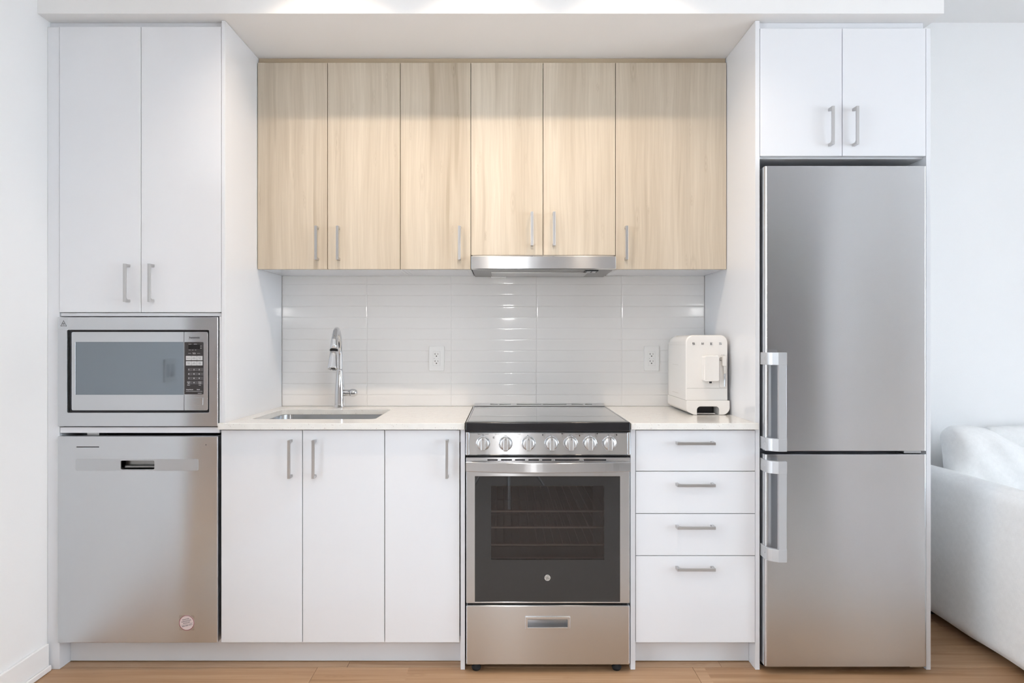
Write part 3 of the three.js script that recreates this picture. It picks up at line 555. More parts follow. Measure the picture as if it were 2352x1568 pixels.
// ---------------------------------------------------------------- range
{
  const C = 0.1575, x0 = C - 0.302, x1 = C + 0.302, ZF = 0.660;
  const t = thing('range', 'stainless steel electric range with black glass oven door and seven knobs', 'range', [C, 0, 0.35]);
  part(t, 'body', join([box(x0 + 0.004, x0 + 0.012, 0.045, 0.90, 0.02, 0.610), box(x1 - 0.012, x1 - 0.004, 0.045, 0.90, 0.02, 0.610), box(x0 + 0.012, x1 - 0.012, 0.045, 0.055, 0.02, 0.610), box(x0 + 0.012, x1 - 0.012, 0.045, 0.90, 0.02, 0.03, 0), box(x0 + 0.012, x1 - 0.012, 0.785, 0.90, 0.03, 0.62), box(x0 + 0.012, x1 - 0.012, 0.24, 0.262, 0.03, 0.61)]), M.black);
  const lining = join([box(x0 + 0.06, x1 - 0.06, 0.275, 0.282, 0.06, 0.60, 0), box(x0 + 0.06, x1 - 0.06, 0.742, 0.75, 0.06, 0.60, 0), box(x0 + 0.053, x0 + 0.06, 0.275, 0.75, 0.06, 0.60, 0), box(x1 - 0.06, x1 - 0.053, 0.275, 0.75, 0.06, 0.60, 0), box(x0 + 0.053, x1 - 0.053, 0.275, 0.75, 0.05, 0.06, 0)]);
  part(t, 'oven_lining', lining, M.enamel);
  for (const y of [0.565, 0.503, 0.436]) {
    const bars = [box(x0 + 0.065, x1 - 0.065, y - 0.002, y + 0.002, 0.10, 0.106, 0.0015), box(x0 + 0.065, x1 - 0.065, y - 0.002, y + 0.002, 0.530, 0.536, 0.0015)];
    for (let k = 0; k < 15; k++) { const x = x0 + 0.075 + k * (x1 - x0 - 0.15) / 14; bars.push(box(x - 0.0013, x + 0.0013, y + 0.001, y + 0.0036, 0.10, 0.545, 0)); }
    part(part(t, 'oven_rack', join(bars), M.enamel), 'rack_rail', box(x0 + 0.065, x1 - 0.065, y - 0.003, y + 0.003, 0.545, 0.551, 0.0025), M.wire);
  }
  const top = part(t, 'cooktop', box(x0 + 0.006, x1 - 0.006, 0.900, 0.9190, 0.052, 0.640, 0.002, 2), M.blackGlass);
  part(top, 'side_trim', box(x0 + 0.001, x0 + 0.006, 0.898, 0.9205, 0.052, 0.645, 0.0015), M.steel);
  part(top, 'side_trim', box(x1 - 0.006, x1 - 0.001, 0.898, 0.9205, 0.052, 0.645, 0.0015), M.steel);
  part(top, 'front_bezel', box(x0, x1, 0.8855, 0.9205, 0.620, ZF + 0.004, 0.005, 4), M.bezel);
  const vs = roundRect(x0 + 0.003, x1 - 0.003, 0.0, 0.045, 0.001);
  for (const [a, b] of [[0.065, 0.098], [0.107, 0.160], [0.186, 0.298], [0.308, 0.416], [0.440, 0.492], [0.502, 0.534]]) vs.holes.push(roundRect(x0 + a + 0.012, x0 + b + 0.012, 0.012, 0.026, 0.002, new THREE.Path()));
  const vg = slab(vs, 0, 0.010, 0.0008); vg.rotateX(Math.PI / 2); vg.rotateX(0.16); vg.translate(0, 0.9300, 0.004);
  const vent = part(t, 'rear_vent', vg, M.satin);
  part(vent, 'vent_well', box(x0 + 0.01, x1 - 0.01, 0.895, 0.9130, 0.006, 0.048, 0), M.black);
  // control panel with its knobs
  const cp = part(t, 'control_panel', (() => { const s = new THREE.Shape(); s.moveTo(0.615, 0.7985); s.lineTo(ZF - 0.002, 0.7985); s.lineTo(ZF + 0.002, 0.803); s.lineTo(ZF, 0.8795); s.lineTo(ZF - 0.004, 0.8840); s.lineTo(0.615, 0.8840); s.closePath(); const g = slab(s, -x1, -x0, 0.001); g.rotateY(-Math.PI / 2); g.scale(1, 1, 1); return metreUV(g); })(), M.steel);
  // rotateY(-90): shape x -> z, depth z -> -x
  part(cp, 'side_cap', box(x0 + 0.0002, x0 + 0.014, 0.7985, 0.8842, 0.62, ZF + 0.0035, 0.004, 3), M.steel);
  part(cp, 'side_cap', box(x1 - 0.012, x1 - 0.0002, 0.7985, 0.8842, 0.62, ZF + 0.0035, 0.004, 3), M.steel);
  const kx = [-0.0797, 0.0024, 0.0863, 0.1703, 0.2406, 0.3108, 0.3818], ky = 0.8430;
  const knobBase = (() => { const s = new THREE.Shape(), r = 0.0258, a = 0.33; for (let k = 0; k <= 56; k++) { const t = Math.PI / 2 + a + (Math.PI * 2 - 2 * a) * k / 56, p = [r * Math.cos(t), r * Math.sin(t)]; k ? s.lineTo(...p) : s.moveTo(...p); } s.lineTo(0.0030, 0.0292); s.lineTo(-0.0030, 0.0292); s.closePath(); return slab(s, 0, 0.007, 0.0014, 32); })();
  const knobCap = (() => { const g = lathe([[0, 0.0215], [0.012, 0.0210], [0.019, 0.0192], [0.0222, 0.0160], [0.0236, 0.0115], [0.0240, 0.0062], [0, 0.0062]], 56); g.rotateX(Math.PI / 2); return g; })();
  const knobGrip = (() => { const s = roundRect(-0.0080, 0.0080, -0.0225, 0.0222, 0.0015); return slab(s, 0.012, 0.0300, 0.0018); })();
  const tick = box(-0.0009, 0.0009, 0.0150, 0.0222, 0.0299, 0.0304, 0);
  kx.forEach((x, i) => {
    const k = shadows(new THREE.Mesh(knobBase, M.chrome)); k.name = 'knob'; k.position.set(x - C, ky, ZF + 0.0015 - 0.35); cp.add(k);
    const c = shadows(new THREE.Mesh(knobCap, M.satin)); c.name = 'knob_cap'; c.position.copy(k.position); cp.add(c);
    const g = shadows(new THREE.Mesh(knobGrip, M.satin)); g.name = 'knob_grip'; g.position.copy(k.position); cp.add(g);
    const m = shadows(new THREE.Mesh(tick, M.black)); m.name = 'knob_mark'; m.position.copy(k.position); cp.add(m);
  });
  part(cp, 'lettering', plate(x0, x1, 0.7985, 0.884, ZF + 0.0028), print(0.604, 0.0855, (g) => {
    const X = (px) => (px - 1070) / 626 * 1000, Y = (py) => (py - 990) / 626 * 1000, ink = '#3a3537';
    const say = (s, px, py, size, c = ink) => { g.font = size + 'px sans-serif'; g.textAlign = 'center'; g.fillStyle = c; g.fillText(s, X(px), Y(py)); };
    const dot = (px, py, r, c = '#171416') => { g.fillStyle = c; g.beginPath(); g.arc(X(px), Y(py), r, 0, 7); g.fill(); };
    g.textAlign = 'left'; say('Oven / Your Control', 1110, 996, 4.6); say('Temp. Select', 1143, 996, 3.6); say('Self Clean/Locked', 1172, 995, 3.2); say('LOCKED', 1192, 996, 4); say('Oven Mode', 1187, 1002, 3);
    for (const px of [1110, 1160, 1213, 1265.5, 1309.5, 1353.5, 1397.5]) dot(px, 997.3, 1.1);
    for (const [px, py, qx, qy] of [[1247, 996.5, 1250, 996], [1291.5, 993.5, 1293, 996], [1372, 993.5, 1370, 996], [1416.5, 996.5, 1414, 996]]) { g.strokeStyle = '#8d8586'; g.lineWidth = 0.4; for (const ax of [-2.6, 2.6]) for (const ay of [-2.6, 2.6]) { g.beginPath(); g.arc(X(qx) + ax, Y(qy) + ay - 0.6, 1.7, 0, 7); g.stroke(); } dot(px, py, 2.0); say(py < 995 ? 'Rear' : 'Front', qx, 1001, 2.8); }
    say('Surface', 1330, 993.5, 2.4); say('Element On / Hot Surface', 1331, 995.6, 2.6); dot(1331.5, 998, 2.2, '#3b0b0f');
    g.strokeStyle = ink; g.lineWidth = 0.7; g.strokeRect(X(1133), Y(1000.6), 5.4, 5.4); g.fillStyle = ink; g.fillRect(X(1133), Y(1001.5), 2.2, 2.6);
  }));
  // oven door
  const zD = ZF - 0.002, gx0 = -0.1105, gx1 = 0.4220, gy0 = 0.2610, gy1 = 0.7215, wx0 = -0.0510, wx1 = 0.3640, wy0 = 0.4150, wy1 = 0.6860;
  const od = part(t, 'oven_door', frame(x0 + 0.002, x1 - 0.002, 0.2560, 0.7900, gx0, gx1, gy0, gy1, 0.620, zD, 0.002, 0.001), M.steel);
  part(od, 'door_glass', frame(gx0, gx1, gy0, gy1, wx0, wx1, wy0, wy1, 0.640, zD - 0.0005, 0.001, 0.002, 0.0004), M.blackGlass);
  part(od, 'window_pane', plate(wx0, wx1, wy0, wy1, zD - 0.001), M.ovenGlass);
  part(od, 'inner_pane', plate(wx0 - 0.004, wx1 + 0.004, wy0 - 0.004, wy1 + 0.004, 0.632), M.ovenGlass);
  part(od, 'window_surround', frame(gx0 - 0.01, gx1 + 0.01, gy0 - 0.005, gy1 + 0.01, wx0 - 0.002, wx1 + 0.002, wy0 - 0.002, wy1 + 0.002, 0.612, 0.640, 0.001, 0.002, 0.0004), M.enamel);
  // vent strip with its slots, then the wide curved handle under it
  const vshape = roundRect(x0 + 0.002, x1 - 0.002, 0.7770, 0.7905, 0.001), slots = [[0.080, 0.118], [0.130, 0.170], [0.181, 0.218], [0.230, 0.269], [0.280, 0.315], [0.327, 0.416], [0.432, 0.515]];
  for (const [a, b] of slots) vshape.holes.push(roundRect(x0 + a, x0 + b, 0.7792, 0.7845, 0.0024, new THREE.Path()));
  part(od, 'vent_strip', slab(vshape, zD + 0.0002, zD + 0.005, 0.0006), M.steel);
  for (const [a, b] of slots) part(od, 'vent_slot', box(x0 + a - 0.001, x0 + b + 0.001, 0.7782, 0.7855, zD - 0.001, zD + 0.0022, 0), M.black);
  const hs = (() => {   // bowed bar: plan curve in x and z, extruded upward
    const s = new THREE.Shape(), n = 28, hw = 0.3005, bow = (u) => 0.017 + 0.028 * (1 - u * u);
    for (let i = 0; i <= n; i++) { const u = -1 + 2 * i / n, p = [u * hw, bow(u)]; i ? s.lineTo(...p) : s.moveTo(...p); }
    for (let i = n; i >= 0; i--) { const u = -1 + 2 * i / n; s.lineTo(u * hw, Math.abs(u) > 0.95 ? 0.0008 : bow(u) - 0.010); }
    s.closePath();
    const g = new THREE.ExtrudeGeometry(s, { depth: 0.030, bevelEnabled: true, bevelThickness: 0.003, bevelSize: 0.003, bevelOffset: -0.003, bevelSegments: 3 });
    g.rotateX(Math.PI / 2); g.translate(C, 0.7745, zD + 0.0002);
    return metreUV(g);
  })();
  part(od, 'handle', hs, M.steel);
  const bx = 0.1555, by = 0.3497, bd = cyl(0.0106, 0.0112, 0.003, 40); bd.rotateX(Math.PI / 2); bd.translate(bx, by, zD + 0.001);
  const badge = part(od, 'badge', bd, M.satin);
  part(badge, 'emblem', plate(bx - 0.011, bx + 0.011, by - 0.011, by + 0.011, zD + 0.0028), print(0.022, 0.022, (g) => {
    g.translate(11, 11); g.strokeStyle = '#3d3427'; g.lineCap = 'round'; g.lineWidth = 0.75;
    for (let k = 0; k < 4; k++) { g.save(); g.rotate(k * Math.PI / 2); g.beginPath(); g.arc(0, 0, 8.2, -1.62, -0.95); g.stroke(); g.beginPath(); g.arc(0, 0, 7.8, -1.62, -1.5); g.stroke(); g.restore(); }
    g.lineWidth = 0.8;
    g.beginPath(); g.moveTo(-4.2, -1.4); g.bezierCurveTo(-2.6, -0.4, -2.4, -3.2, -1.6, -5); g.bezierCurveTo(-0.2, -4.2, -1.0, -1.5, -1.4, 1); g.bezierCurveTo(-1.4, 3, -2, 5.4, -3.3, 5.2); g.bezierCurveTo(-5, 4.8, -4.6, 1.4, -1.6, 0.8); g.stroke();
    g.beginPath(); g.moveTo(3.4, -4.6); g.bezierCurveTo(2.2, -5.2, 1.4, -3.4, 1.9, -1.6); g.lineTo(3.3, -1.2); g.bezierCurveTo(0.2, -1, -0.4, 3.4, 2.4, 5.1); g.bezierCurveTo(5.2, 5.2, 5.6, 1.2, 3.5, 1.0); g.bezierCurveTo(2.0, 1.1, 2.2, 3.4, 3.6, 3.0); g.stroke();
  }, 12000));
  // storage drawer
  const hx0 = 0.0735, hx1 = 0.2390, hy0 = 0.1615, hy1 = 0.2085;
  const dr = part(t, 'drawer', frame(x0 + 0.002, x1 - 0.002, 0.0310, 0.2480, hx0 + 0.006, hx1 - 0.006, hy0 + 0.006, hy1 - 0.006, 0.622, ZF, 0.005, 0.006, 0.003), M.steel);
  const hf = frame(hx0, hx1, hy0, hy1, hx0 + 0.010, hx1 - 0.010, hy0 + 0.008, hy1 - 0.010, ZF - 0.004, ZF + 0.004, 0.003, 0.002, 0.0015);
  const scoop = (() => { const s = new THREE.Shape(); s.moveTo(ZF, hy0 + 0.006); s.bezierCurveTo(ZF - 0.03, hy0 + 0.010, ZF - 0.034, hy0 + 0.020, ZF - 0.034, hy1 - 0.004); s.lineTo(ZF - 0.037, hy1 - 0.004); s.lineTo(ZF - 0.037, hy0 + 0.002); s.lineTo(ZF, hy0 + 0.002); s.closePath(); const g = slab(s, -(hx1 - 0.006), -(hx0 + 0.006), 0.0003); g.rotateY(-Math.PI / 2); return metreUV(g); })();
  part(dr, 'handle', join([hf, scoop, box(hx0 + 0.004, hx0 + 0.010, hy0 + 0.004, hy1 - 0.004, ZF - 0.036, ZF, 0), box(hx1 - 0.010, hx1 - 0.004, hy0 + 0.004, hy1 - 0.004, ZF - 0.036, ZF, 0)]), M.steel);
  for (const x of [-0.1065, 0.4135]) {
    const br = part(t, 'foot_bracket', box(x - 0.017, x + 0.017, 0.0265, 0.0445, 0.595, 0.640, 0.004, 2), M.satin);
    for (const s of [-1, 1]) { const b = cyl(0.0045, 0.0045, 0.004, 12); b.rotateX(Math.PI / 2); b.translate(x + s * 0.012, 0.0285, 0.640); part(br, 'bolt', b, M.satin); }
    const ft = lathe([[0, 0.0008], [0.013, 0.0008], [0.0165, 0.006], [0.0185, 0.012], [0.013, 0.017], [0.010, 0.026], [0, 0.026]], 10); ft.translate(x, 0, 0.632);
    part(t, 'foot', ft, M.rubber);
  }
}

// ---------------------------------------------------------------- hood
{
  const x0 = -0.1395, x1 = 0.4580, t = thing('range_hood', 'slim stainless steel range hood under the short oak cabinet', 'range hood', [0.159, 1.518, 0.17]);
  part(t, 'body', box(x0 + 0.004, x1 - 0.004, 1.5215, 1.5745, 0.003, 0.326), M.steelDark);
  part(t, 'front_panel', (() => { const s = new THREE.Shape(); s.moveTo(0.326, 1.5700); s.lineTo(0.340, 1.5705); s.lineTo(0.344, 1.5670); s.lineTo(0.344, 1.5175); s.lineTo(0.341, 1.5145); s.lineTo(0.326, 1.5145); s.closePath(); const g = slab(s, -x1, -x0, 0.0006); g.rotateY(-Math.PI / 2); return metreUV(g); })(), M.steel);
  part(t, 'bottom_pan', frame2(x0 + 0.002, x1 - 0.002, 0.004, 0.326, 1.5155, 1.5205), M.steelDark);
  part(t, 'filter', box(x0 + 0.08, x1 - 0.10, 1.5120, 1.5154, 0.05, 0.22, 0.0008), M.nickel);
  part(t, 'lamp_lens', box(x0 + 0.075, x0 + 0.145, 1.5085, 1.5154, 0.005, 0.040, 0.002, 2), M.lens);
  const sw = part(t, 'switch_plate', box(x1 - 0.120, x1 - 0.065, 1.5115, 1.5154, 0.235, 0.300, 0.0008), M.black);
  part(sw, 'rocker', box(x1 - 0.112, x1 - 0.096, 1.5090, 1.5125, 0.245, 0.290, 0.001), M.silver);
  part(sw, 'rocker', box(x1 - 0.090, x1 - 0.074, 1.5090, 1.5125, 0.245, 0.290, 0.001), M.silver);
}
function frame2(x0, x1, z0, z1, y0, y1) { return box(x0, x1, y0, y1, z0, z1, 0.0008); }

// ---------------------------------------------------------------- coffee machine
{
  const x0 = 0.7412, x1 = 0.9140, zB = 0.028, zF = 0.368, yB = TOP, t = thing('coffee_machine', 'cream white coffee machine with chrome letters, beside the fridge panel', 'coffee machine', [0.828, TOP, 0.2]);
  const Y = (h) => yB + h;
  const side = new THREE.Shape();      // outline seen from the side, in z and y: the back leans and is rounded
  side.moveTo(zF, Y(0.062)); side.lineTo(zF, Y(0.320)); side.quadraticCurveTo(zF, Y(0.327), zF - 0.008, Y(0.327)); side.lineTo(zB + 0.10, Y(0.327)); side.bezierCurveTo(zB + 0.03, Y(0.325), zB + 0.012, Y(0.30), zB + 0.008, Y(0.26)); side.lineTo(zB, Y(0.18)); side.lineTo(zB, Y(0.075)); side.lineTo(zB + 0.02, Y(0.062)); side.closePath();
  // front outline lofted backwards: rounded-top sections whose top follows the side outline
  const sec = (z, top, inset) => rectPoints(x0 + inset, x1 - inset, Y(0.060), Y(top), [0.001, 0.001, 0.030, 0.030]).map((p) => new THREE.Vector3(p[0], p[1], z));
  const secs = [[zF - 0.0, 0.3235, 0.0035], [zF - 0.0015, 0.3255, 0.0015], [zF - 0.005, 0.327, 0], [zF - 0.10, 0.327, 0], [zB + 0.10, 0.327, 0], [zB + 0.065, 0.325, 0], [zB + 0.04, 0.320, 0.001], [zB + 0.020, 0.308, 0.004], [zB + 0.008, 0.285, 0.010], [zB, 0.25, 0.020]].map((a) => sec(...a));
  const loft = (rings) => {
    const n = rings[0].length, pos = [], idx = [];
    rings.forEach((q) => q.forEach((p) => pos.push(p.x, p.y, p.z)));
    for (let k = 0; k + 1 < rings.length; k++) for (let i = 0; i < n; i++) { const a = k * n + i, b = k * n + (i + 1) % n; idx.push(a, a + n, b, b, a + n, b + n); }
    const cap = (k, front) => { const s = pos.length / 3, q = rings[k]; const c = q.reduce((u, p) => u.add(p), new THREE.Vector3()).multiplyScalar(1 / n); q.forEach((p) => pos.push(p.x, p.y, p.z)); pos.push(c.x, c.y, c.z); for (let i = 0; i < n; i++) front ? idx.push(s + i, s + (i + 1) % n, s + n) : idx.push(s + (i + 1) % n, s + i, s + n); };
    cap(0, true); cap(rings.length - 1, false);
    const g = new THREE.BufferGeometry(); g.setAttribute('position', new THREE.Float32BufferAttribute(pos, 3)); g.setAttribute('uv', new THREE.Float32BufferAttribute(new Float32Array(pos.length / 3 * 2), 2)); g.setIndex(idx); g.computeVertexNormals();
    return g;
  };
  part(t, 'housing', loft(secs), M.enamelWhite);
  const ax0 = x0 + 0.043, ax1 = x1 - 0.039, xr = x1 + 0.004, base = new THREE.Shape();   // legs left and right of an open arch
  base.moveTo(x0 + 0.030, Y(0.0008)); base.lineTo(ax0, Y(0.0008)); base.lineTo(ax0, Y(0.021)); base.absarc(ax0 + 0.014, Y(0.021), 0.014, Math.PI, Math.PI / 2, true);
  base.lineTo(ax1 - 0.014, Y(0.035)); base.absarc(ax1 - 0.014, Y(0.021), 0.014, Math.PI / 2, 0, true); base.lineTo(ax1, Y(0.0008));
  base.lineTo(xr - 0.030, Y(0.0008)); base.absarc(xr - 0.030, Y(0.0308), 0.030, -Math.PI / 2, 0, false); base.lineTo(xr, Y(0.0555)); base.absarc(xr - 0.004, Y(0.0555), 0.004, 0, Math.PI / 2, false);
  base.lineTo(x0, Y(0.0595)); base.lineTo(x0, Y(0.026)); base.quadraticCurveTo(x0, Y(0.016), x0 + 0.008, Y(0.012)); base.closePath();
  part(t, 'base', slab(base, zB + 0.03, zF + 0.012, 0.0022, 14), M.enamelWhite);
  part(t, 'drip_tray', box(ax0 + 0.001, ax1 - 0.001, Y(0.0035), Y(0.030), zB + 0.06, zF - 0.060, 0.002), M.black);
  part(t, 'tray_rim', box(ax0 + 0.001, ax1 - 0.015, Y(0.0035), Y(0.0080), zF - 0.058, zF + 0.004, 0.001), M.chrome);
  part(t, 'front_seam', box(x0 + 0.004, x1 - 0.004, Y(0.1085), Y(0.1093), zF - 0.002, zF + 0.0004, 0), std({ color: rgb(150, 143, 138), roughness: 0.8 }));
  part(t, 'side_seam', join([box(x0 - 0.0004, x0 + 0.002, Y(0.286), Y(0.2866), zB + 0.03, zF - 0.004, 0), box(x0 - 0.0005, x0 + 0.002, Y(0.200), Y(0.2012), zF - 0.22, zF - 0.12, 0), box(x0 - 0.0005, x0 + 0.002, Y(0.0795), Y(0.0807), zF - 0.22, zF - 0.12, 0)]), std({ color: rgb(170, 163, 155), roughness: 0.8 }));
  // letters, each a small chrome piece
  const bar = (w, a, b, c, d) => box(a, a + w, b, b + c, 0, d, 0.0003);
  const letter = { S: [[0, 0, 1, .18], [0, .41, 1, .18], [0, .82, 1, .18], [0, .41, .24, .55], [.76, .04, .24, .55]], E: [[0, 0, 1, .18], [0, .41, .85, .18], [0, .82, 1, .18], [0, 0, .26, 1]], G: [[0, 0, 1, .18], [0, .82, 1, .18], [0, 0, .26, 1], [.76, 0, .24, .55], [.48, .41, .52, .16]] };
  [['S', 1592.3], ['M', 1612.8], ['E', 1633.2], ['G', 1654]].forEach(([c, px]) => {
    const lx = x0 + (px - 1575) / 560 - 0.0042, ly = Y(0.3275) - (790.5 - 768) / 560, w = 0.0090, h = 0.0092;
    let g;
    if (c === 'M') { const s = new THREE.Shape(); [[0, 0], [0, 1], [.22, 1], [.5, .45], [.78, 1], [1, 1], [1, 0], [.82, 0], [.82, .68], [.56, .15], [.44, .15], [.18, .68], [.18, 0]].forEach(([a, b], i) => (i ? s.lineTo(lx + a * w, ly + b * h) : s.moveTo(lx + a * w, ly + b * h))); s.closePath(); g = slab(s, zF, zF + 0.003, 0.0003); } else { g = join(letter[c].map(([a, b, e, f]) => box(lx + a * w, lx + (a + e) * w, ly + b * h, ly + (b + f) * h, zF - 0.0005, zF + 0.003, 0.0002))); }
    part(t, 'letter', g, M.chrome);
  });
  const bx0 = x0 + (1611.5 - 1575) / 567, bx1 = x0 + (1646 - 1575) / 567, by0 = Y(0.3275) - (876 - 768) / 567 + 0.002, by1 = Y(0.3275) - (817 - 768) / 567 + 0.002;
  part(t, 'spout_block', slab(roundRect(bx0, bx1, by0, by1, 0.0085), zF - 0.001, zF + 0.042, 0.003, 12), M.enamelWhite);
  part(t, 'coffee_nozzle', (() => { const g = cyl(0.0048, 0.006, 0.012, 20); g.translate((bx0 + bx1) / 2, by0 - 0.002, zF + 0.022); return g; })(), M.black);
  part(t, 'steam_column', slab(roundRect(x1 - 0.036, x1 - 0.006, Y(0.112), Y(0.236), 0.004), zF - 0.0005, zF + 0.006, 0.0015), M.enamelWhite);
  part(t, 'steam_pivot', (() => { const g = new THREE.TorusGeometry(0.0058, 0.0016, 10, 28); g.translate(x1 - 0.0325, Y(0.2290), zF + 0.010); return g; })(), M.steelDark);
  const wand = part(t, 'steam_wand', join([slab(roundRect(x1 - 0.0295, x1 - 0.0125, Y(0.200), Y(0.241), 0.004), zF + 0.004, zF + 0.022, 0.002), (() => { const g = cyl(0.0048, 0.0065, 0.034, 20); g.translate(x1 - 0.0175, Y(0.186), zF + 0.013); return metreUV(g); })()]), M.enamelWhite);
  part(wand, 'steel_tip', (() => { const g = cyl(0.0036, 0.0044, 0.056, 18); g.translate(x1 - 0.0175, Y(0.145), zF + 0.0135); return g; })(), M.chrome);
  part(t, 'lettering', plate(x1 - 0.030, x1 - 0.006, Y(0.2435), Y(0.2480), zF + 0.0006), print(0.024, 0.0045, (g) => { g.fillStyle = '#9b948f'; g.font = '3px sans-serif'; g.fillText('hot  steam', 2, 3.4); }));
}

// ---------------------------------------------------------------- fridge
{
  const x0 = 0.9490, x1 = 1.5410, zF = 0.672, t = thing('fridge', 'tall stainless steel fridge freezer with two doors and silver handles', 'fridge', [1.25, 0, 0.35]);
  part(t, 'body', box(x0 + 0.0005, x1 - 0.001, 0.030, 1.850, 0.04, 0.604, 0.003), M.fridgeSide);
  const doorGeo = (y0, y1) => { // plan section with rounded front corners, extruded upward
    const s = roundRect(x0, x1, 0.614, zF, [0.001, 0.001, 0.009, 0.009]), g = new THREE.ExtrudeGeometry(s, { depth: y1 - y0 - 0.003, bevelEnabled: true, bevelThickness: 0.0015, bevelSize: 0.0015, bevelOffset: -0.0015, bevelSegments: 2, curveSegments: 8 });
    g.rotateX(Math.PI / 2); g.translate(0, y1 - 0.0015, 0);
    return metreUV(g);
  };
  const parts = [];
  for (const [y0, y1, h0, h1, name] of [[0.8165, 1.8570, 0.8215, 1.1765, 'fridge door'], [0.0290, 0.8040, 0.4250, 0.7860, 'freezer door']]) {
    const d = part(t, 'door', doorGeo(y0, y1), M.steel, 'stainless steel ' + name);
    part(d, 'gasket', box(x0 + 0.006, x1 - 0.006, y0 + 0.004, y1 - 0.004, 0.6045, 0.6135, 0), M.black);
    const bracket = (a, b) => { // strap from the door's edge round to the front
      const s = new THREE.Shape(); s.moveTo(x0 - 0.0030, 0.634); s.lineTo(x0 - 0.0030, zF + 0.018); s.quadraticCurveTo(x0 - 0.001, zF + 0.024, x0 + 0.012, zF + 0.036); s.lineTo(x0 + 0.030, zF + 0.0475); s.lineTo(x0 + 0.060, zF + 0.0485); s.lineTo(x0 + 0.060, zF + 0.034); s.lineTo(x0 + 0.034, zF + 0.034); s.quadraticCurveTo(x0 + 0.010, zF + 0.018, x0 + 0.0005, zF + 0.002); s.lineTo(x0 - 0.0002, 0.634); s.closePath();
      const g = new THREE.ExtrudeGeometry(s, { depth: b - a - 0.002, bevelEnabled: true, bevelThickness: 0.001, bevelSize: 0.0008, bevelOffset: -0.0008, bevelSegments: 2 }); g.rotateX(Math.PI / 2); g.translate(0, b - 0.001, 0); return metreUV(g);
    };
    const hb = part(d, 'handle', (() => { const s = new THREE.Shape(); s.moveTo(x0 + 0.0335, zF + 0.030); s.lineTo(x0 + 0.0315, zF + 0.047); s.lineTo(x0 + 0.058, zF + 0.0475); s.lineTo(x0 + 0.060, zF + 0.0455); s.lineTo(x0 + 0.060, zF + 0.030); s.closePath(); const g = new THREE.ExtrudeGeometry(s, { depth: h1 - h0 - 0.086, bevelEnabled: true, bevelThickness: 0.0006, bevelSize: 0.0006, bevelOffset: -0.0006, bevelSegments: 2 }); g.rotateX(Math.PI / 2); g.translate(0, h1 - 0.043, 0); return metreUV(g); })(), M.silver);
    for (const [a, b] of [[h0, h0 + 0.045], [h1 - 0.045, h1]]) {
      part(d, 'handle_bracket', bracket(a, b), M.silver);
    }
    for (const y of [h0 + 0.024, h1 - 0.022]) { const sc = new THREE.SphereGeometry(0.0032, 14, 8); sc.scale(0.5, 1, 1); sc.translate(x0 - 0.0032, y, zF + 0.006); part(d, 'screw', sc, M.chrome); }
  }
  part(t, 'hinge', box(x1 - 0.075, x1 - 0.012, 0.8058, 0.8150, 0.60, 0.655, 0.001), M.steelDark);
  part(t, 'hinge', box(x1 - 0.050, x1 - 0.006, 0.0165, 0.0275, 0.58, 0.650, 0.001), M.satin);
  for (const x of [x0 + 0.03, x1 - 0.07]) { const f = lathe([[0, 0.0005], [0.018, 0.0005], [0.019, 0.010], [0.012, 0.014], [0.010, 0.031], [0, 0.031]], 24); f.translate(x, 0, 0.585); part(t, 'foot', f, M.rubber); }
}

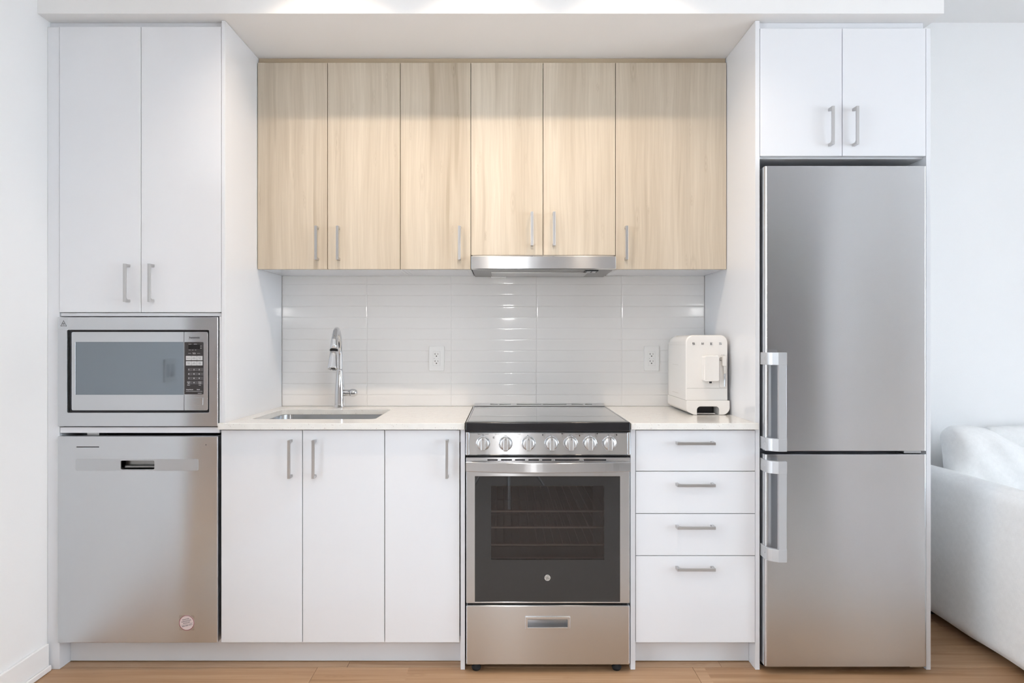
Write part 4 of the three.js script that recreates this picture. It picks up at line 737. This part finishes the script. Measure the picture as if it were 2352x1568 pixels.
// ---------------------------------------------------------------- sofa
{
  const t = thing('sofa', 'off-white linen sofa, its rounded arm beside the fridge panel', 'sofa', [2.6, 0, 0.55]);
  const put = (g, x, y, z) => { smoothFaces(g); g.translate(x, y, z); return g; };
  const arm = softBox(0.10, 0.632, 1.17, 0.048, 0.004, 0.004, 44, 3.1, 5);
  part(t, 'arm', put(arm, 1.886, 0.351, 0.620), M.linen);
  part(t, 'seam', (() => { const pts = []; for (let k = 0; k <= 20; k++) pts.push(new THREE.Vector3(1.8400 + 0.001 * Math.sin(k), 0.622, 0.12 + k * 0.0525)); return metreUV(new THREE.TubeGeometry(new THREE.CatmullRomCurve3(pts), 40, 0.0022, 6)); })(), M.linen);
  part(t, 'back', put(softBox(1.53, 0.37, 0.19, 0.05, 0.003, 0.003, 20, 1.2), 2.74, 0.217, 0.100), M.linen);
  part(t, 'seat', put(softBox(1.50, 0.24, 0.96, 0.05, 0.008, 0.003, 20, 7.2), 2.79, 0.31, 0.69), M.linen);
  part(t, 'frame', box(1.97, 3.50, 0.04, 0.20, 0.06, 1.14, 0.01), M.linen);
  for (const [x, z] of [[1.90, 0.10], [1.90, 1.10], [3.45, 0.10], [3.45, 1.10]]) part(t, 'leg', box(x - 0.025, x + 0.025, 0.0005, 0.042, z - 0.025, z + 0.025, 0.003), M.black);
  const cushion = (name, label, w, h, d, at, rot, off, sag) => {
    const c = thing(name, label, 'cushion', at, 'linen sofa back cushions');
    const g = softBox(w, h, d, d * 0.46, 0.006, 0.010, 40, off, 7), p = g.attributes.position;
    for (let i = 0; i < p.count; i++) {   // slumped to one side, with long soft folds running down from the high corner
      const u = p.getX(i) / w + 0.5, v = p.getY(i) / h + 0.5;
      p.setX(i, p.getX(i) - 0.28 * sag * v * v);   // the top leans out over the arm
      p.setY(i, p.getY(i) - sag * u * u * v);
      p.setZ(i, p.getZ(i) + 0.006 * v * Math.sin((u * 1.1 + v * 0.8 + off) * 13) * Math.min(1, u * 3));
    }
    g.computeVertexNormals(); smoothFaces(g);
    const m = shadows(new THREE.Mesh(g, M.linen)); m.name = 'cover'; c.add(m); c.rotation.set(...rot);
    const s = []; for (let k = 0; k <= 20; k++) { const v = 0.13 + 0.80 * k / 20; s.push(new THREE.Vector3(-w / 2 + 0.028 - 0.28 * sag * v * v, -h / 2 + h * v, d / 2 - 0.0215 - 0.06 * Math.max(0, v - 0.8))); }
    const piping = shadows(new THREE.Mesh(new THREE.TubeGeometry(new THREE.CatmullRomCurve3(s), 40, 0.0018, 8), M.linen)); piping.name = 'piping'; c.add(piping);
    return c;
  };
  cushion('sofa_cushion', 'slumped off-white linen back cushion at the sofa corner, nearest the fridge', 0.40, 0.44, 0.15, [2.139, 0.634, 0.192], [-0.03, 0.04, 0], 2.2, 0.13);
  cushion('sofa_cushion', 'second off-white linen back cushion, behind the first, cut by the right picture edge', 0.66, 0.41, 0.09, [2.52, 0.625, 0.050], [0, 0, 0.01], 5.9, 0.02);
}

renderer.render(scene, camera);
